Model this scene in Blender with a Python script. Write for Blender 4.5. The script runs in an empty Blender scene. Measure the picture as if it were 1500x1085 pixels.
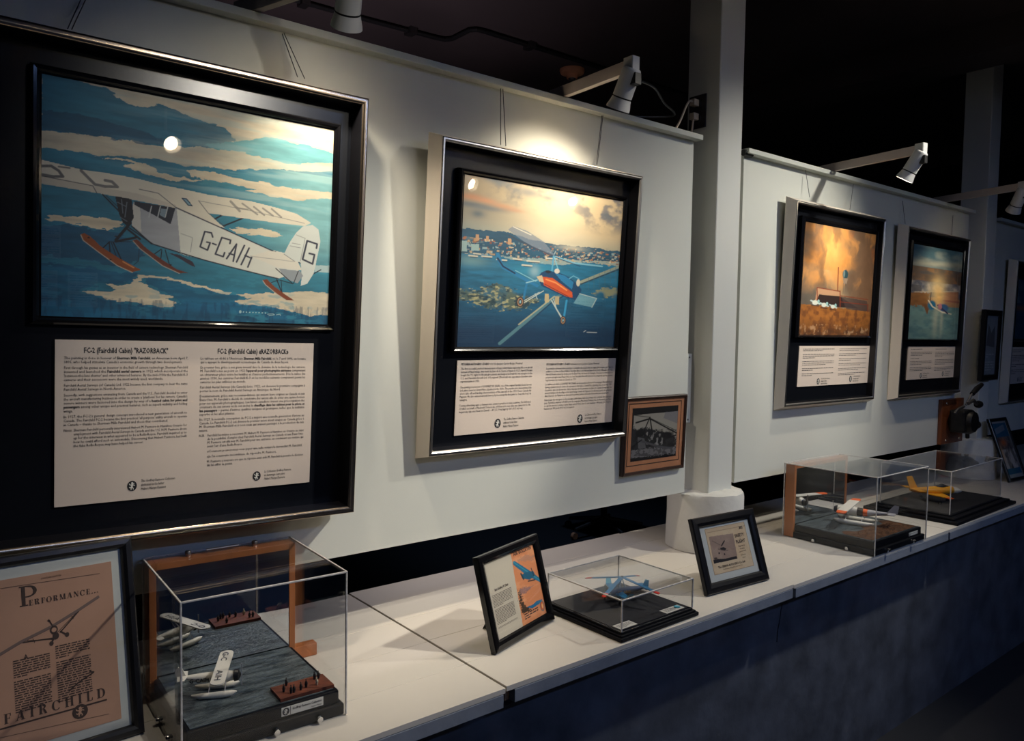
import bpy, bmesh, math, random
import numpy as np
from mathutils import Matrix, Vector

random.seed(7)
scene = bpy.context.scene
COL = scene.collection

# ------------------------------------------------------------------ camera
FPX, YAW, PIT, ROL = 1126.121, .6796, -.0514, .0153
CAM = Vector((0, -1.7061, 1.55))
ZL = .7788                                  # height of the ledge top
_f = Vector((math.sin(YAW)*math.cos(PIT), math.cos(YAW)*math.cos(PIT), math.sin(PIT)))
_r = Vector((math.cos(YAW), -math.sin(YAW), 0)); _u = _r.cross(_f)
CR = math.cos(ROL)*_r + math.sin(ROL)*_u
CU = -math.sin(ROL)*_r + math.cos(ROL)*_u
cam = bpy.data.cameras.new('camera'); cam.sensor_fit = 'HORIZONTAL'; cam.sensor_width = 36
cam.lens = FPX*36/1500; cam.clip_start = .02; cam.clip_end = 60
camo = bpy.data.objects.new('camera', cam); COL.objects.link(camo)
camo.matrix_world = Matrix(((CR.x, CU.x, -_f.x, CAM.x), (CR.y, CU.y, -_f.y, CAM.y), (CR.z, CU.z, -_f.z, CAM.z), (0, 0, 0, 1)))
scene.camera = camo

# ------------------------------------------------------------------ world, exposure, room lights
w = bpy.data.worlds.new('world'); scene.world = w; w.use_nodes = True
w.node_tree.nodes['Background'].inputs[0].default_value = (.30, .40, .62, 1)
w.node_tree.nodes['Background'].inputs[1].default_value = .016
vs = scene.view_settings; vs.view_transform = 'Standard'; vs.look = 'None'; vs.gamma = 1; vs.exposure = 0
vs.use_curve_mapping = False
try:
    scene.cycles.transparent_max_bounces = 24
    scene.cycles.caustics_reflective = False; scene.cycles.caustics_refractive = False
except Exception: pass

WARM = (1, .86, .66)
def spot(name, loc, target, power, angle, blend=.6, color=WARM, radius=.02, parent=None):
    l = bpy.data.lights.new(name, 'SPOT'); l.energy = power; l.spot_size = math.radians(angle); l.spot_blend = blend
    l.color = color; l.shadow_soft_size = radius
    o = bpy.data.objects.new(name, l); COL.objects.link(o)
    o.location = loc
    o.rotation_euler = (Vector(target)-Vector(loc)).to_track_quat('-Z', 'Y').to_euler()
    if parent is not None:
        o.parent = parent; o.matrix_parent_inverse = parent.matrix_basis.inverted()
    return o
# room spots in front of the partition, outside the frame: position, aim, power, cone, colour
CEIL_SPOTS = [((3.35, -1.25, 2.90), (2.40, 0, 1.05), 120, 70, (1, .96, .85)),
              ((2.45, -1.50, 2.92), (.86, 0, 1.20), 205, 33, (1, .93, .80)),  # added fill, brightens the left panel and ledge
              ((1.57, -1.54, 2.92), (2.6, 0, 1.0), 10, 66, (1, .95, .86)),
              ((1.27, -2.90, 2.592), (.62, 0, 1.74), 74, 20, (1, .94, .82)),
              ((1.023, -2.90, 2.251), (1.6, 0, 1.1), 4, 50, (.85, .92, 1)),
              ((3.20, -2.90, 2.23), (3.6, 0, 1.3), 8, 50, (.85, .92, 1)),
              ((4.17, -2.90, 2.22), (3.0, 0, 1.0), 2, 50, (.85, .92, 1))]
# unseen fill spots added behind the partition for the ceiling and ledge back
spot('rear_fill', (1.4, .95, 1.5), (1.5, 1.35, 3.0), 26, 96, 1., (1, .84, .98), .05)
spot('rear_fill', (1.55, .70, 1.6), (1.6, .2, .78), 16, 104, 1., (1, .88, .84), .05)
spot('rear_room_fill', (3.4, 2.0, 2.9), (4.0, 2.6, 0), 40, 70, 1., (.45, .65, 1), .1)  # unseen fill added so the chair and floor behind show
# cool unseen fill added over the visitor side, housed as a ceiling fixture
fl = bpy.data.lights.new('cool_fill', 'AREA'); fl.shape = 'RECTANGLE'; fl.size = 2.4; fl.size_y = .16; fl.energy = 34; fl.color = (.28, .46, 1)
flo = bpy.data.objects.new('cool_fill', fl); COL.objects.link(flo); flo.location = (2.4, -3.4, 2.985)
# the picture lamps on the partition: mouth, aim, power, cone
PIC_LAMPS = [dict(base=(.62, 0), top=(.716, -.300, 2.247), mouth=(.738, -.237, 2.165), aim=(.84, -.02, 1.5), power=16, cone=104),
             dict(base=(1.545, 0), top=(1.527, -.300, 2.243), mouth=(1.527, -.250, 2.147), aim=(1.48, 0, 1.68), power=16, cone=128),
             dict(base=(3.07, 0), top=(3.003, -.400, 2.241), mouth=(2.992, -.343, 2.143), aim=(3.12, 0, 1.5), power=15, cone=110),
             dict(base=(4.17, 0), top=(4.06, -.400, 2.241), mouth=(4.10, -.345, 2.143), aim=(4.0, 0, 1.5), power=9, cone=84)]

# ------------------------------------------------------------------ pixel helpers
def ray(px, py): return _f + (px-750)/FPX*CR - (py-542.5)/FPX*CU
def PY(px, py, y=0.):
    d = ray(px, py); return CAM + d*((y-CAM.y)/d.y)
def PZ(px, py, z=ZL):
    d = ray(px, py); return CAM + d*((z-CAM.z)/d.z)
def loc(M, px, py, n=0.):
    """pixel -> (u, v) in the plane n in front of the frame whose matrix is M (local x, z; out = -y)"""
    Mi = M.inverted(); o = Mi @ CAM; d = Mi.to_3x3() @ ray(px, py)
    p = o + d*((-n-o.y)/d.y); return p.x, p.z

# ------------------------------------------------------------------ materials
def mat(name, color, rough=.6, metal=0., spec=.5, noise=None, bump=None, coat=0., attr=None, emit=None):
    """noise=(scale, amount, (stretch)) varies the colour; bump=(scale, strength)"""
    m = bpy.data.materials.new(name); m.use_nodes = True
    nt = m.node_tree; b = nt.nodes['Principled BSDF']
    b.inputs['Base Color'].default_value = (*color, 1); b.inputs['Roughness'].default_value = rough
    b.inputs['Metallic'].default_value = metal; b.inputs['Specular IOR Level'].default_value = spec
    b.inputs['Coat Weight'].default_value = coat; b.inputs['Coat Roughness'].default_value = .05
    tc = nt.nodes.new('ShaderNodeTexCoord')
    def tex(scale, detail=5, stretch=(1, 1, 1)):
        mp = nt.nodes.new('ShaderNodeMapping'); mp.inputs['Scale'].default_value = stretch
        nt.links.new(tc.outputs['Object'], mp.inputs['Vector'])
        n = nt.nodes.new('ShaderNodeTexNoise'); n.inputs['Scale'].default_value = scale; n.inputs['Detail'].default_value = detail
        nt.links.new(mp.outputs['Vector'], n.inputs['Vector']); return n
    if attr:
        a = nt.nodes.new('ShaderNodeAttribute'); a.attribute_name = attr
        nt.links.new(a.outputs['Color'], b.inputs['Base Color'])
    if noise:
        sc, am = noise[:2]; n = tex(sc, 6, noise[2] if len(noise) > 2 else (1, 1, 1))
        r = nt.nodes.new('ShaderNodeValToRGB')
        c0 = noise[3] if len(noise) > 3 else tuple(max(0, c*(1-am)) for c in color)
        c1 = noise[4] if len(noise) > 4 else tuple(min(1, c*(1+am)) for c in color)
        r.color_ramp.elements[0].position = .3; r.color_ramp.elements[1].position = .7
        r.color_ramp.elements[0].color = (*c0, 1); r.color_ramp.elements[1].color = (*c1, 1)
        nt.links.new(n.outputs['Fac'], r.inputs['Fac']); nt.links.new(r.outputs['Color'], b.inputs['Base Color'])
    if bump:
        n = tex(bump[0], 6, bump[2] if len(bump) > 2 else (1, 1, 1)); bp = nt.nodes.new('ShaderNodeBump')
        bp.inputs['Strength'].default_value = bump[1]; bp.inputs['Distance'].default_value = .004
        nt.links.new(n.outputs['Fac'], bp.inputs['Height']); nt.links.new(bp.outputs['Normal'], b.inputs['Normal'])
    if emit:
        b.inputs['Emission Color'].default_value = (*emit[0], 1); b.inputs['Emission Strength'].default_value = emit[1]
    return m
def glass_mat(name, tint=(.96, .97, .97), rough=0., f0=.04):
    """thin clear sheet: transparent with a Schlick reflection that is the same from both sides"""
    m = bpy.data.materials.new(name); m.use_nodes = True; nt = m.node_tree
    for n in list(nt.nodes): nt.nodes.remove(n)
    o = nt.nodes.new('ShaderNodeOutputMaterial'); mx = nt.nodes.new('ShaderNodeMixShader'); lw = nt.nodes.new('ShaderNodeLayerWeight')
    lw.inputs['Blend'].default_value = .5
    pw = nt.nodes.new('ShaderNodeMath'); pw.operation = 'POWER'; pw.inputs[1].default_value = 5
    ma = nt.nodes.new('ShaderNodeMath'); ma.operation = 'MULTIPLY_ADD'; ma.inputs[1].default_value = 1-f0; ma.inputs[2].default_value = f0
    t = nt.nodes.new('ShaderNodeBsdfTransparent'); g = nt.nodes.new('ShaderNodeBsdfGlossy')
    t.inputs['Color'].default_value = (*tint, 1); g.inputs['Roughness'].default_value = rough; g.inputs['Color'].default_value = (1, 1, 1, 1)
    nt.links.new(lw.outputs['Facing'], pw.inputs[0]); nt.links.new(pw.outputs[0], ma.inputs[0]); nt.links.new(ma.outputs[0], mx.inputs[0])
    nt.links.new(t.outputs[0], mx.inputs[1]); nt.links.new(g.outputs[0], mx.inputs[2])
    nt.links.new(mx.outputs[0], o.inputs['Surface']); return m
K = dict(
    wall=mat('wall_paint', (.64, .655, .60), .75, noise=(2.5, .03), bump=(260, .12, (1, 1, 4))),
    pillar=mat('pillar_paint', (.66, .67, .63), .7, bump=(90, .05)),
    plaster=mat('rough_plaster', (.66, .65, .61), .8, noise=(6, .05), bump=(38, .45)),
    ledge=mat('ledge_paint', (.62, .58, .52), .55, noise=(3, .03), bump=(120, .06, (1, 6, 1))),
    seam=mat('seam_filler', (.80, .78, .71), .6),
    fascia=mat('fascia_grey_paint', (.21, .235, .285), .6, noise=(14, .12), bump=(70, .12)),
    rawwood=mat('raw_board_edge', (.33, .20, .12), .8, noise=(40, .3)),
    parapet=mat('slate_painted_plaster', (.075, .083, .105), .62, noise=(9, .35), bump=(13, .9)),
    ceil=mat('ceiling_dark_paint', (.060, .045, .046), .85, noise=(1.6, .2)),
    beam=mat('beam_dark_paint', (.050, .038, .038), .85),
    floor=mat('floor_dark', (.02, .021, .025), .6),
    dark=mat('room_dark_paint', (.02, .022, .028), .9),
    bone=mat('frame_bone_white', (.70, .63, .54), .5, noise=(20, .04, (1, 1, .1))),
    silver=mat('frame_silver', (.40, .39, .38), .36, 1.),
    gold=mat('frame_champagne', (.60, .47, .34), .24, 1.),
    black=mat('frame_black', (.006, .006, .008), .3),
    gloss=mat('frame_black_gloss', (.005, .005, .006), .12),
    mat_=mat('black_mount_board', (.006, .007, .010), .23),
    sheet=mat('text_panel_card', (.70, .60, .52), .6, noise=(3, .02)),
    ink=mat('ink', (.012, .012, .016), .7),
    white=mat('print_white', (.78, .76, .70), .6),
    wire=mat('hanging_wire', (.05, .05, .055), .5, .6),
    art=mat('painted_canvas', (.5, .5, .5), .55, attr='Col', bump=(500, .08)),
    pane=glass_mat('picture_glass', (.97, .97, .97)),
    acryl=glass_mat('clear_acrylic', (.965, .97, .975), f0=.022),
    edge=mat('acrylic_edge', (.62, .60, .58), .25, noise=(90, .25)),
    mirror=mat('mirror_silver', (.80, .82, .84), .01, 1.),
    wood=mat('orange_wood', (.44, .155, .055), .35, noise=(30, .2, (1, 1, .15))),
    plaque=mat('brown_plaque_wood', (.16, .045, .014), .35, noise=(18, .3, (1, 1, .12))),
    base=mat('case_base_black', (.005, .0055, .008), .5, spec=.15),
    felt=mat('case_base_top', (.010, .0105, .015), .8, noise=(60, .3)),
    water=mat('model_water', (.06, .09, .12), .28, noise=(16, .6, (1, 5, 1), (.010, .019, .026), (.13, .165, .185)), bump=(110, 1., (1, 2.5, 1))),  # pale streaks in the water colour stand in for sparkle
    dock=mat('dock_red_brown', (.13, .03, .012), .7, noise=(60, .4)),
    soil=mat('model_soil', (.09, .035, .012), .9, noise=(50, .5), bump=(60, 1.)),
    chrome=mat('chrome', (.75, .74, .72), .18, 1.),
    lampw=mat('lamp_white_enamel', (.58, .58, .57), .42),
    armw=mat('lamp_arm_paint', (.50, .43, .40), .5),
    bulb=mat('lamp_lens', (1, .9, .75), .3, emit=((1, .87, .68), 26)),
    plug=mat('plug_cream', (.62, .50, .38), .5),
    cord=mat('cord_black', (.008, .008, .009), .5),
    outlet=mat('outlet_black', (.008, .007, .008), .35),
    orange=mat('lamp_holder_orange', (.75, .34, .18), .6),
    fig=mat('figure_dark', (.02, .014, .012), .8),
    figw=mat('figure_pale', (.42, .38, .28), .8),
    mwhite=mat('model_white', (.74, .71, .64), .4),
    mgrey=mat('model_grey', (.40, .39, .42), .4),
    mblack=mat('model_black', (.012, .012, .014), .4),
    morange=mat('model_orange', (.85, .13, .02), .4),
    mblue=mat('model_blue', (.015, .19, .42), .35),
    mnavy=mat('model_navy', (.012, .035, .10), .35),
    mcyan=mat('model_pale_blue', (.05, .36, .50), .35),
    mred=mat('model_red', (.62, .02, .015), .35),
    myellow=mat('model_yellow', (.80, .36, .02), .35),
    copper=mat('copper_mat_board', (.50, .22, .11), .5, noise=(30, .06)),
    darkwood=mat('dark_frame_wood', (.03, .013, .008), .4),
    iron=mat('black_iron', (.010, .009, .009), .45, .3, noise=(40, .4)),
    steel=mat('worn_steel', (.16, .15, .15), .4, .9),
    paper=mat('aged_paper', (.42, .245, .17), .75, noise=(5, .1)),
    matw=mat('mount_blue_grey', (.50, .53, .52), .7),
    navy=mat('cushion_navy', (.012, .018, .035), .8),
)

# ------------------------------------------------------------------ mesh helpers
class MB:
    def __init__(s): s.v, s.f, s.m, s.mats = [], [], [], []
    def mi(s, m):
        if m not in s.mats: s.mats.append(m)
        return s.mats.index(m)
    def add(s, vs, fs, m):
        b = len(s.v); i = s.mi(m); s.v += [tuple(p) for p in vs]
        for f in fs: s.f.append(tuple(b+k for k in f)); s.m.append(i)
        return s
    def box(s, x0, x1, y0, y1, z0, z1, m, M=None):
        vs = [Vector((x, y, z)) for z in (z0, z1) for y in (y0, y1) for x in (x0, x1)]
        if M is not None: vs = [M @ p for p in vs]
        return s.add(vs, [(0, 2, 3, 1), (4, 5, 7, 6), (0, 1, 5, 4), (2, 6, 7, 3), (0, 4, 6, 2), (1, 3, 7, 5)], m)
    def prism(s, pts, a, m):
        """pts: closed list of 3d points, extruded by vector a"""
        n = len(pts); a = Vector(a); p = [Vector(q) for q in pts]
        return s.add(p+[q+a for q in p], [tuple(range(n))[::-1], tuple(range(n, 2*n))]+[(i, (i+1) % n, n+(i+1) % n, n+i) for i in range(n)], m)
    def tube(s, path, r, m, seg=8, cap=True):
        path = [Vector(p) for p in path]; rs = r if isinstance(r, (list, tuple)) else [r]*len(path)
        rings = []; up = None
        for i, p in enumerate(path):
            t = (path[min(i+1, len(path)-1)]-path[max(i-1, 0)]).normalized()
            if up is None:
                up = t.cross(Vector((0, 0, 1)))
                if up.length < 1e-3: up = t.cross(Vector((1, 0, 0)))
            up = (up-t*up.dot(t)).normalized(); w2 = t.cross(up)
            rings.append([p+rs[i]*(math.cos(k*2*math.pi/seg)*up+math.sin(k*2*math.pi/seg)*w2) for k in range(seg)])
        vs = [q for R in rings for q in R]; fs = []
        for i in range(len(path)-1):
            for k in range(seg):
                a, b2 = i*seg+k, i*seg+(k+1) % seg; fs.append((a, b2, b2+seg, a+seg))
        if cap: fs += [tuple(range(seg))[::-1], tuple(range((len(path)-1)*seg, len(path)*seg))]
        return s.add(vs, fs, m)
    def lathe(s, prof, c, ax, m, seg=24):
        """prof: (radius, distance along ax)"""
        c = Vector(c); ax = Vector(ax).normalized(); a = ax.orthogonal().normalized(); b = ax.cross(a)
        vs = [c+ax*h+r*(math.cos(k*2*math.pi/seg)*a+math.sin(k*2*math.pi/seg)*b) for r, h in prof for k in range(seg)]
        fs = [(i*seg+k, i*seg+(k+1) % seg, (i+1)*seg+(k+1) % seg, (i+1)*seg+k) for i in range(len(prof)-1) for k in range(seg)]
        if prof[0][0] > 1e-6: fs.append(tuple(range(seg))[::-1])
        if prof[-1][0] > 1e-6: fs.append(tuple(range((len(prof)-1)*seg, len(prof)*seg)))
        return s.add(vs, fs, m)
    def ring(s, x0, x1, z0, z1, prof, m):
        """mitred moulding round a rectangle in the local xz plane; prof: (inset, n)"""
        vs = []
        for o, n in prof: vs += [(x0+o, -n, z0+o), (x1-o, -n, z0+o), (x1-o, -n, z1-o), (x0+o, -n, z1-o)]
        fs = [(i*4+k, i*4+(k+1) % 4, (i+1)*4+(k+1) % 4, (i+1)*4+k) for i in range(len(prof)-1) for k in range(4)]
        return s.add(vs, fs, m)
    def build(s, name, parent=None, smooth=False, bevel=0.):
        me = bpy.data.meshes.new(name); me.from_pydata(s.v, [], s.f); me.validate()
        for m in s.mats: me.materials.append(m)
        if len(me.polygons) == len(s.m): me.polygons.foreach_set('material_index', s.m)
        bm = bmesh.new(); bm.from_mesh(me); bmesh.ops.recalc_face_normals(bm, faces=bm.faces)
        bm.to_mesh(me); bm.free()
        if smooth:
            for p in me.polygons: p.use_smooth = True
            try: me.set_sharp_from_angle(angle=math.radians(40))
            except Exception: pass
        o = bpy.data.objects.new(name, me); COL.objects.link(o)
        if bevel:
            bv = o.modifiers.new('bevel', 'BEVEL'); bv.width = bevel; bv.segments = 2; bv.limit_method = 'ANGLE'
        if parent is not None: o.parent = parent
        return o
def thing(name, label, cat, M=None, group=None):
    o = bpy.data.objects.new(name, None); COL.objects.link(o); o.empty_display_size = .05
    if M is not None: o.matrix_basis = M
    o['label'] = label; o['category'] = cat
    if group: o['group'] = group
    return o
def tag(o, label, cat, group=None):
    o['label'] = label; o['category'] = cat
    if group: o['group'] = group
    return o
def struct(o, label, cat='structure'):
    o['kind'] = 'structure'; o['label'] = label; o['category'] = cat; return o
def T(x, y, z): return Matrix.Translation((x, y, z))
def world_in(o):
    return o.matrix_basis.inverted()

# ------------------------------------------------------------------ flat print: lettering
def _font_mesh(body, bold, shear=0.):
    c = bpy.data.curves.new('lettering', 'FONT'); c.body = body; c.size = 1; c.resolution_u = 2 if len(body) < 24 else 1
    c.fill_mode = 'FRONT'; c.shear = shear
    if bold: c.offset = .022
    o = bpy.data.objects.new('lettering', c)
    me = o.to_mesh()
    v = np.array([p.co[:2] for p in me.vertices], float).reshape(-1, 2); f = [tuple(p.vertices) for p in me.polygons]
    o.to_mesh_clear(); bpy.data.objects.remove(o); bpy.data.curves.remove(c)
    return v, f
_adv = {}
def advance(t, bold):
    k = (t, bold)
    if k not in _adv:
        a = _font_mesh(t+'|', bold)[0]; b = _font_mesh('|', bold)[0]
        _adv[k] = float(a[:, 0].max()-b[:, 0].max())
    return _adv[k]
def text_line(mb, s, u0, v, size, m, width=None, n=0., xs=.72, align='L', shear=0., rot=0.):
    """one line of print in the local xz plane; **bold** runs; width stretches it to a justified measure"""
    runs = [(t, i % 2 == 1) for i, t in enumerate(s.split('**')) if t]
    adv = [advance(t, b) for t, b in runs]; tot = sum(adv)
    sx = size*xs if width is None else width/max(tot, 1e-6)
    x = u0
    if align == 'C': x -= tot*sx/2
    if align == 'R': x -= tot*sx
    x_ = 0
    for (t, b), a in zip(runs, adv):
        vv, ff = _font_mesh(t, b, shear)
        cr, sr = math.cos(rot), math.sin(rot)
        if len(vv):
            X = (vv[:, 0])*sx+x_; Y = vv[:, 1]*size
            mb.add([(x+p*cr-q*sr, -n, v+p*sr+q*cr) for p, q in zip(X, Y)], ff, m)
        x_ += a*sx
    return x+x_
LION = [(.30, .02), (.44, .02), (.40, .14), (.52, .26), (.62, .20), (.60, .06), (.74, .06), (.70, .24), (.60, .36), (.60, .50), (.74, .56), (.86, .48), (.90, .56),
        (.74, .66), (.62, .64), (.70, .76), (.84, .78), (.82, .86), (.64, .84), (.62, .94), (.50, .98), (.38, .92), (.34, .80), (.42, .76), (.36, .66), (.20, .70), (.14, .82),
        (.06, .80), (.10, .64), (.26, .58), (.36, .54), (.32, .40), (.22, .34), (.12, .42), (.06, .36), (.16, .24), (.30, .24)]
def emblem(mb, u, v, w_, h_, n):
    """black oval with a pale rearing animal"""
    N = 20; ell = [(u+w_/2*math.cos(k*2*math.pi/N)*1.0, -n, v+h_/2*math.sin(k*2*math.pi/N)) for k in range(N)]
    mb.add(ell, [tuple(range(N))], K['ink'])
    mb.add([(u+(x-.5)*w_*.72, -n-.0003, v+(y-.5)*h_*.78) for x, y in LION], [tuple(range(len(LION)))], K['white'])
# seriffed display capitals built from thick and thin strokes (unit height)
def serif_word(mb, word, u, v, h, m, n, spacing=.16, rot=0.):
    TH, TN = .20, .055
    def R(x0, y0, x1, y1): return [(x0, y0), (x1, y0), (x1, y1), (x0, y1)]
    def sl(xa, xb, wd): return [(xa, 0), (xa+wd, 0), (xb+wd, 1), (xb, 1)]
    def arc(cx, cy, ro_x, ro_y, a0, a1, thick=TH, thin=TN, N=12):
        o, i = [], []
        for k in range(N+1):
            a = math.radians(a0+(a1-a0)*k/N); t = thin+(thick-thin)*abs(math.cos(a))
            o.append((cx+ro_x*math.cos(a), cy+ro_y*math.sin(a))); i.append((cx+(ro_x-t)*math.cos(a), cy+(ro_y-TN*1.2-(t-thin)*.1)*math.sin(a)))
        return [[o[k], o[k+1], i[k+1], i[k]] for k in range(N)]
    def sf(x, y, wd=.36): return R(x-wd/2, y, x+wd/2, y+TN)
    G = {
        'F': (.62, [R(.10, 0, .10+TH, 1), sf(.2, 0), R(0, 1-TN, .62, 1), R(.3, .5, .5, .5+TN), R(.46, .40, .51, .65), R(.565, .72, .62, 1)]),
        'A': (.86, [sl(.06, .40, TN), sl(.56, .36, TH), R(.2, .3, .62, .3+TN), sf(.09, 0, .26), sf(.66, 0, .36)]),
        'I': (.36, [R(.08, 0, .08+TH, 1), sf(.18, 0), sf(.18, 1-TN)]),
        'R': (.82, [R(.10, 0, .10+TH, 1), sf(.2, 0), R(0, 1-TN, .4, 1), R(.3, .48, .4, .48+TN)]+arc(.38, .75, .30, .26, -90, 90)+[[(.40, .5), (.56, .5), (.78, 0), (.58, 0)]]),
        'C': (.80, arc(.42, .5, .42, .52, 40, 320)+[R(.70, .62, .76, 1)]),
        'H': (.86, [R(.08, 0, .08+TH, 1), R(.58, 0, .58+TH, 1), R(.2, .48, .6, .48+TN), sf(.18, 0), sf(.68, 0), sf(.18, 1-TN), sf(.68, 1-TN)]),
        'L': (.64, [R(.10, 0, .10+TH, 1), sf(.2, 1-TN), R(0, 0, .62, TN), R(.565, 0, .62, .32)]),
        'D': (.84, [R(.10, 0, .10+TH, 1), R(0, 0, .42, TN), R(0, 1-TN, .42, 1)]+arc(.40, .5, .42, .5, -90, 90)),
        'P': (.80, [R(.10, 0, .10+TH*.8, 1), sf(.18, 0), R(0, 1-TN, .42, 1), R(.25, .42, .42, .42+TN)]+arc(.40, .71, .38, .29, -90, 90, thick=.15)),
        'E': (.66, [R(.10, 0, .10+TH, 1), R(0, 0, .64, TN), R(0, 1-TN, .60, 1), R(.3, .5, .5, .5+TN), R(.59, 0, .64, .3), R(.55, .72, .6, 1), R(.45, .4, .5, .65)]),
        'O': (.86, arc(.43, .5, .43, .52, 0, 360, N=20)),
        'M': (1.02, [R(.10, 0, .10+TN, 1), R(.74, 0, .74+TH, 1), [(.08, 1), (.28, 1), (.55, 0), (.47, 0)], [(.50, 0), (.55, 0), (.82, 1), (.76, 1)], sf(.13, 0, .26), sf(.84, 0)]),
        'N': (.86, [R(.10, 0, .10+TN, 1), R(.70, 0, .70+TN, 1), [(.06, 1), (.26, 1), (.755, 0), (.62, 0)], sf(.13, 0, .26), sf(.73, 1-TN, .26)]),
        '.': (.24, [R(.03, 0, .21, .17)]),
    }
    x = 0; cr, sr = math.cos(rot), math.sin(rot)
    for ch in word:
        wd, polys = G[ch]
        for k, p in enumerate(polys):
            q = [((x+a)*h, b*h) for a, b in p]
            mb.add([(u+a*cr-b*sr, -n-.00002*k, v+a*sr+b*cr) for a, b in q], [tuple(range(len(q)))], m)
        x += wd+spacing
    return x*h

# ------------------------------------------------------------------ flat print: paintings as coloured grids
def srgb(c): 
    c = np.asarray(c, float)/255.; return np.where(c <= .04045, c/12.92, ((c+.055)/1.055)**2.4)
def vnoise(x, y, seed):
    rs = np.random.RandomState(seed); tab = rs.rand(256, 256)
    xi = np.floor(x).astype(int); yi = np.floor(y).astype(int); fx = x-xi; fy = y-yi
    fx = fx*fx*(3-2*fx); fy = fy*fy*(3-2*fy)
    g = lambda a, b: tab[a % 256, b % 256]
    return (g(xi, yi)*(1-fx)+g(xi+1, yi)*fx)*(1-fy)+(g(xi, yi+1)*(1-fx)+g(xi+1, yi+1)*fx)*fy
def fbm(x, y, seed, o=4):
    r = 0; a = .5; t = 0
    for k in range(o): r = r+a*vnoise(x*2**k, y*2**k, seed+k); t += a; a *= .5
    return r/t
class Art:
    def __init__(s, M, n, quad, nx, ny):
        s.M, s.n = M, n
        q = [loc(M, *p, n) for p in quad]                   # TL TR BR BL
        s.u0, s.u1 = (q[0][0]+q[3][0])/2, (q[1][0]+q[2][0])/2
        s.v0, s.v1 = (q[2][1]+q[3][1])/2, (q[0][1]+q[1][1])/2
        s.nx, s.ny = nx, ny
        s.U, s.V = np.meshgrid(np.linspace(s.u0, s.u1, nx), np.linspace(s.v0, s.v1, ny))
        s.X = (s.U-s.u0)/(s.u1-s.u0); s.Y = (s.V-s.v0)/(s.v1-s.v0)
        s.C = np.zeros((ny, nx, 3)); s.px = (s.u1-s.u0)/max(1., math.dist(quad[0], quad[1])); s.py = (s.v1-s.v0)/max(1., math.dist(quad[0], quad[3]))
    def loc(s, p): return loc(s.M, p[0], p[1], s.n)
    def warp(s, j, sc=90, seed=3):
        if not j: return s.U, s.V
        d = j*s.px*1.6; k = .12/(s.u1-s.u0)*4.5
        return s.U+d*2.5*(fbm(s.U*sc*k, s.V*sc*k*2.5, seed, 3)-.5), s.V+d*1.1*(fbm(s.U*sc*k*.8, s.V*sc*k*2.5, seed+9, 3)-.5)
    def mix(s, a, col):
        col = np.asarray(col); 
        if col.ndim == 1: col = srgb(col)
        a = a[..., None] if a.ndim == 2 else a
        s.C = s.C*(1-a)+col*a
    def mask(s, pts, j=0, seed=3):
        U, V = s.warp(j, seed=seed); q = [s.loc(p) for p in pts]; inside = np.zeros(U.shape, bool)
        for (x0, y0), (x1, y1) in zip(q, q[1:]+q[:1]):
            if y0 == y1: continue
            c = ((y0 > V) != (y1 > V)) & (U < (x1-x0)*(V-y0)/(y1-y0)+x0); inside ^= c
        return inside.astype(float)
    def poly(s, pts, col, a=1., j=0, var=0., seed=3):
        m = s.mask(pts, j, seed)*a
        c = srgb(col)*np.ones(s.C.shape)
        if var: c = np.clip(c*(1+var*(2*fbm(s.X*9, s.Y*40, seed+20)-1))[..., None], 0, 1)
        s.mix(m, c)
    def line(s, pts, wpx, col, a=1.):
        q = [s.loc(p) for p in pts]; d = np.full(s.U.shape, 999.); U, V = s.U/s.px, s.V/s.py
        q = [(x/s.px, y/s.py) for x, y in q]
        for (x0, y0), (x1, y1) in zip(q, q[1:]):
            L = (x1-x0)**2+(y1-y0)**2+1e-9; t = np.clip(((U-x0)*(x1-x0)+(V-y0)*(y1-y0))/L, 0, 1)
            d = np.minimum(d, np.hypot(U-x0-t*(x1-x0), V-y0-t*(y1-y0)))
        s.mix(np.clip((wpx/2+.35-d)/.7, 0, 1)*a, col)
    def ell(s, c, rx, ry, col, a=1., soft=.2):
        u, v = s.loc(c); d = np.hypot((s.U-u)/(rx*s.px), (s.V-v)/(ry*s.py))
        s.mix(np.clip((1-d)/soft+.5, 0, 1)*a if soft < 1 else np.exp(-d*d)*a, col)
    def build(s, name, parent, m=None):
        ny, nx = s.ny, s.nx
        v = np.stack([s.U.ravel(), np.full(s.U.size, -s.n), s.V.ravel()], 1)
        i = np.arange(ny*nx).reshape(ny, nx)
        f = np.stack([i[:-1, :-1], i[:-1, 1:], i[1:, 1:], i[1:, :-1]], -1).reshape(-1, 4)
        me = bpy.data.meshes.new(name); me.from_pydata(v.tolist(), [], f.tolist())
        at = me.color_attributes.new('Col', 'FLOAT_COLOR', 'POINT')
        c = np.ones((ny*nx, 4)); c[:, :3] = np.clip(s.C.reshape(-1, 3), 0, 1)
        at.data.foreach_set('color', c.ravel())
        me.materials.append(m or K['art'])
        o = bpy.data.objects.new(name, me); COL.objects.link(o); o.parent = parent
        return o

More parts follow.
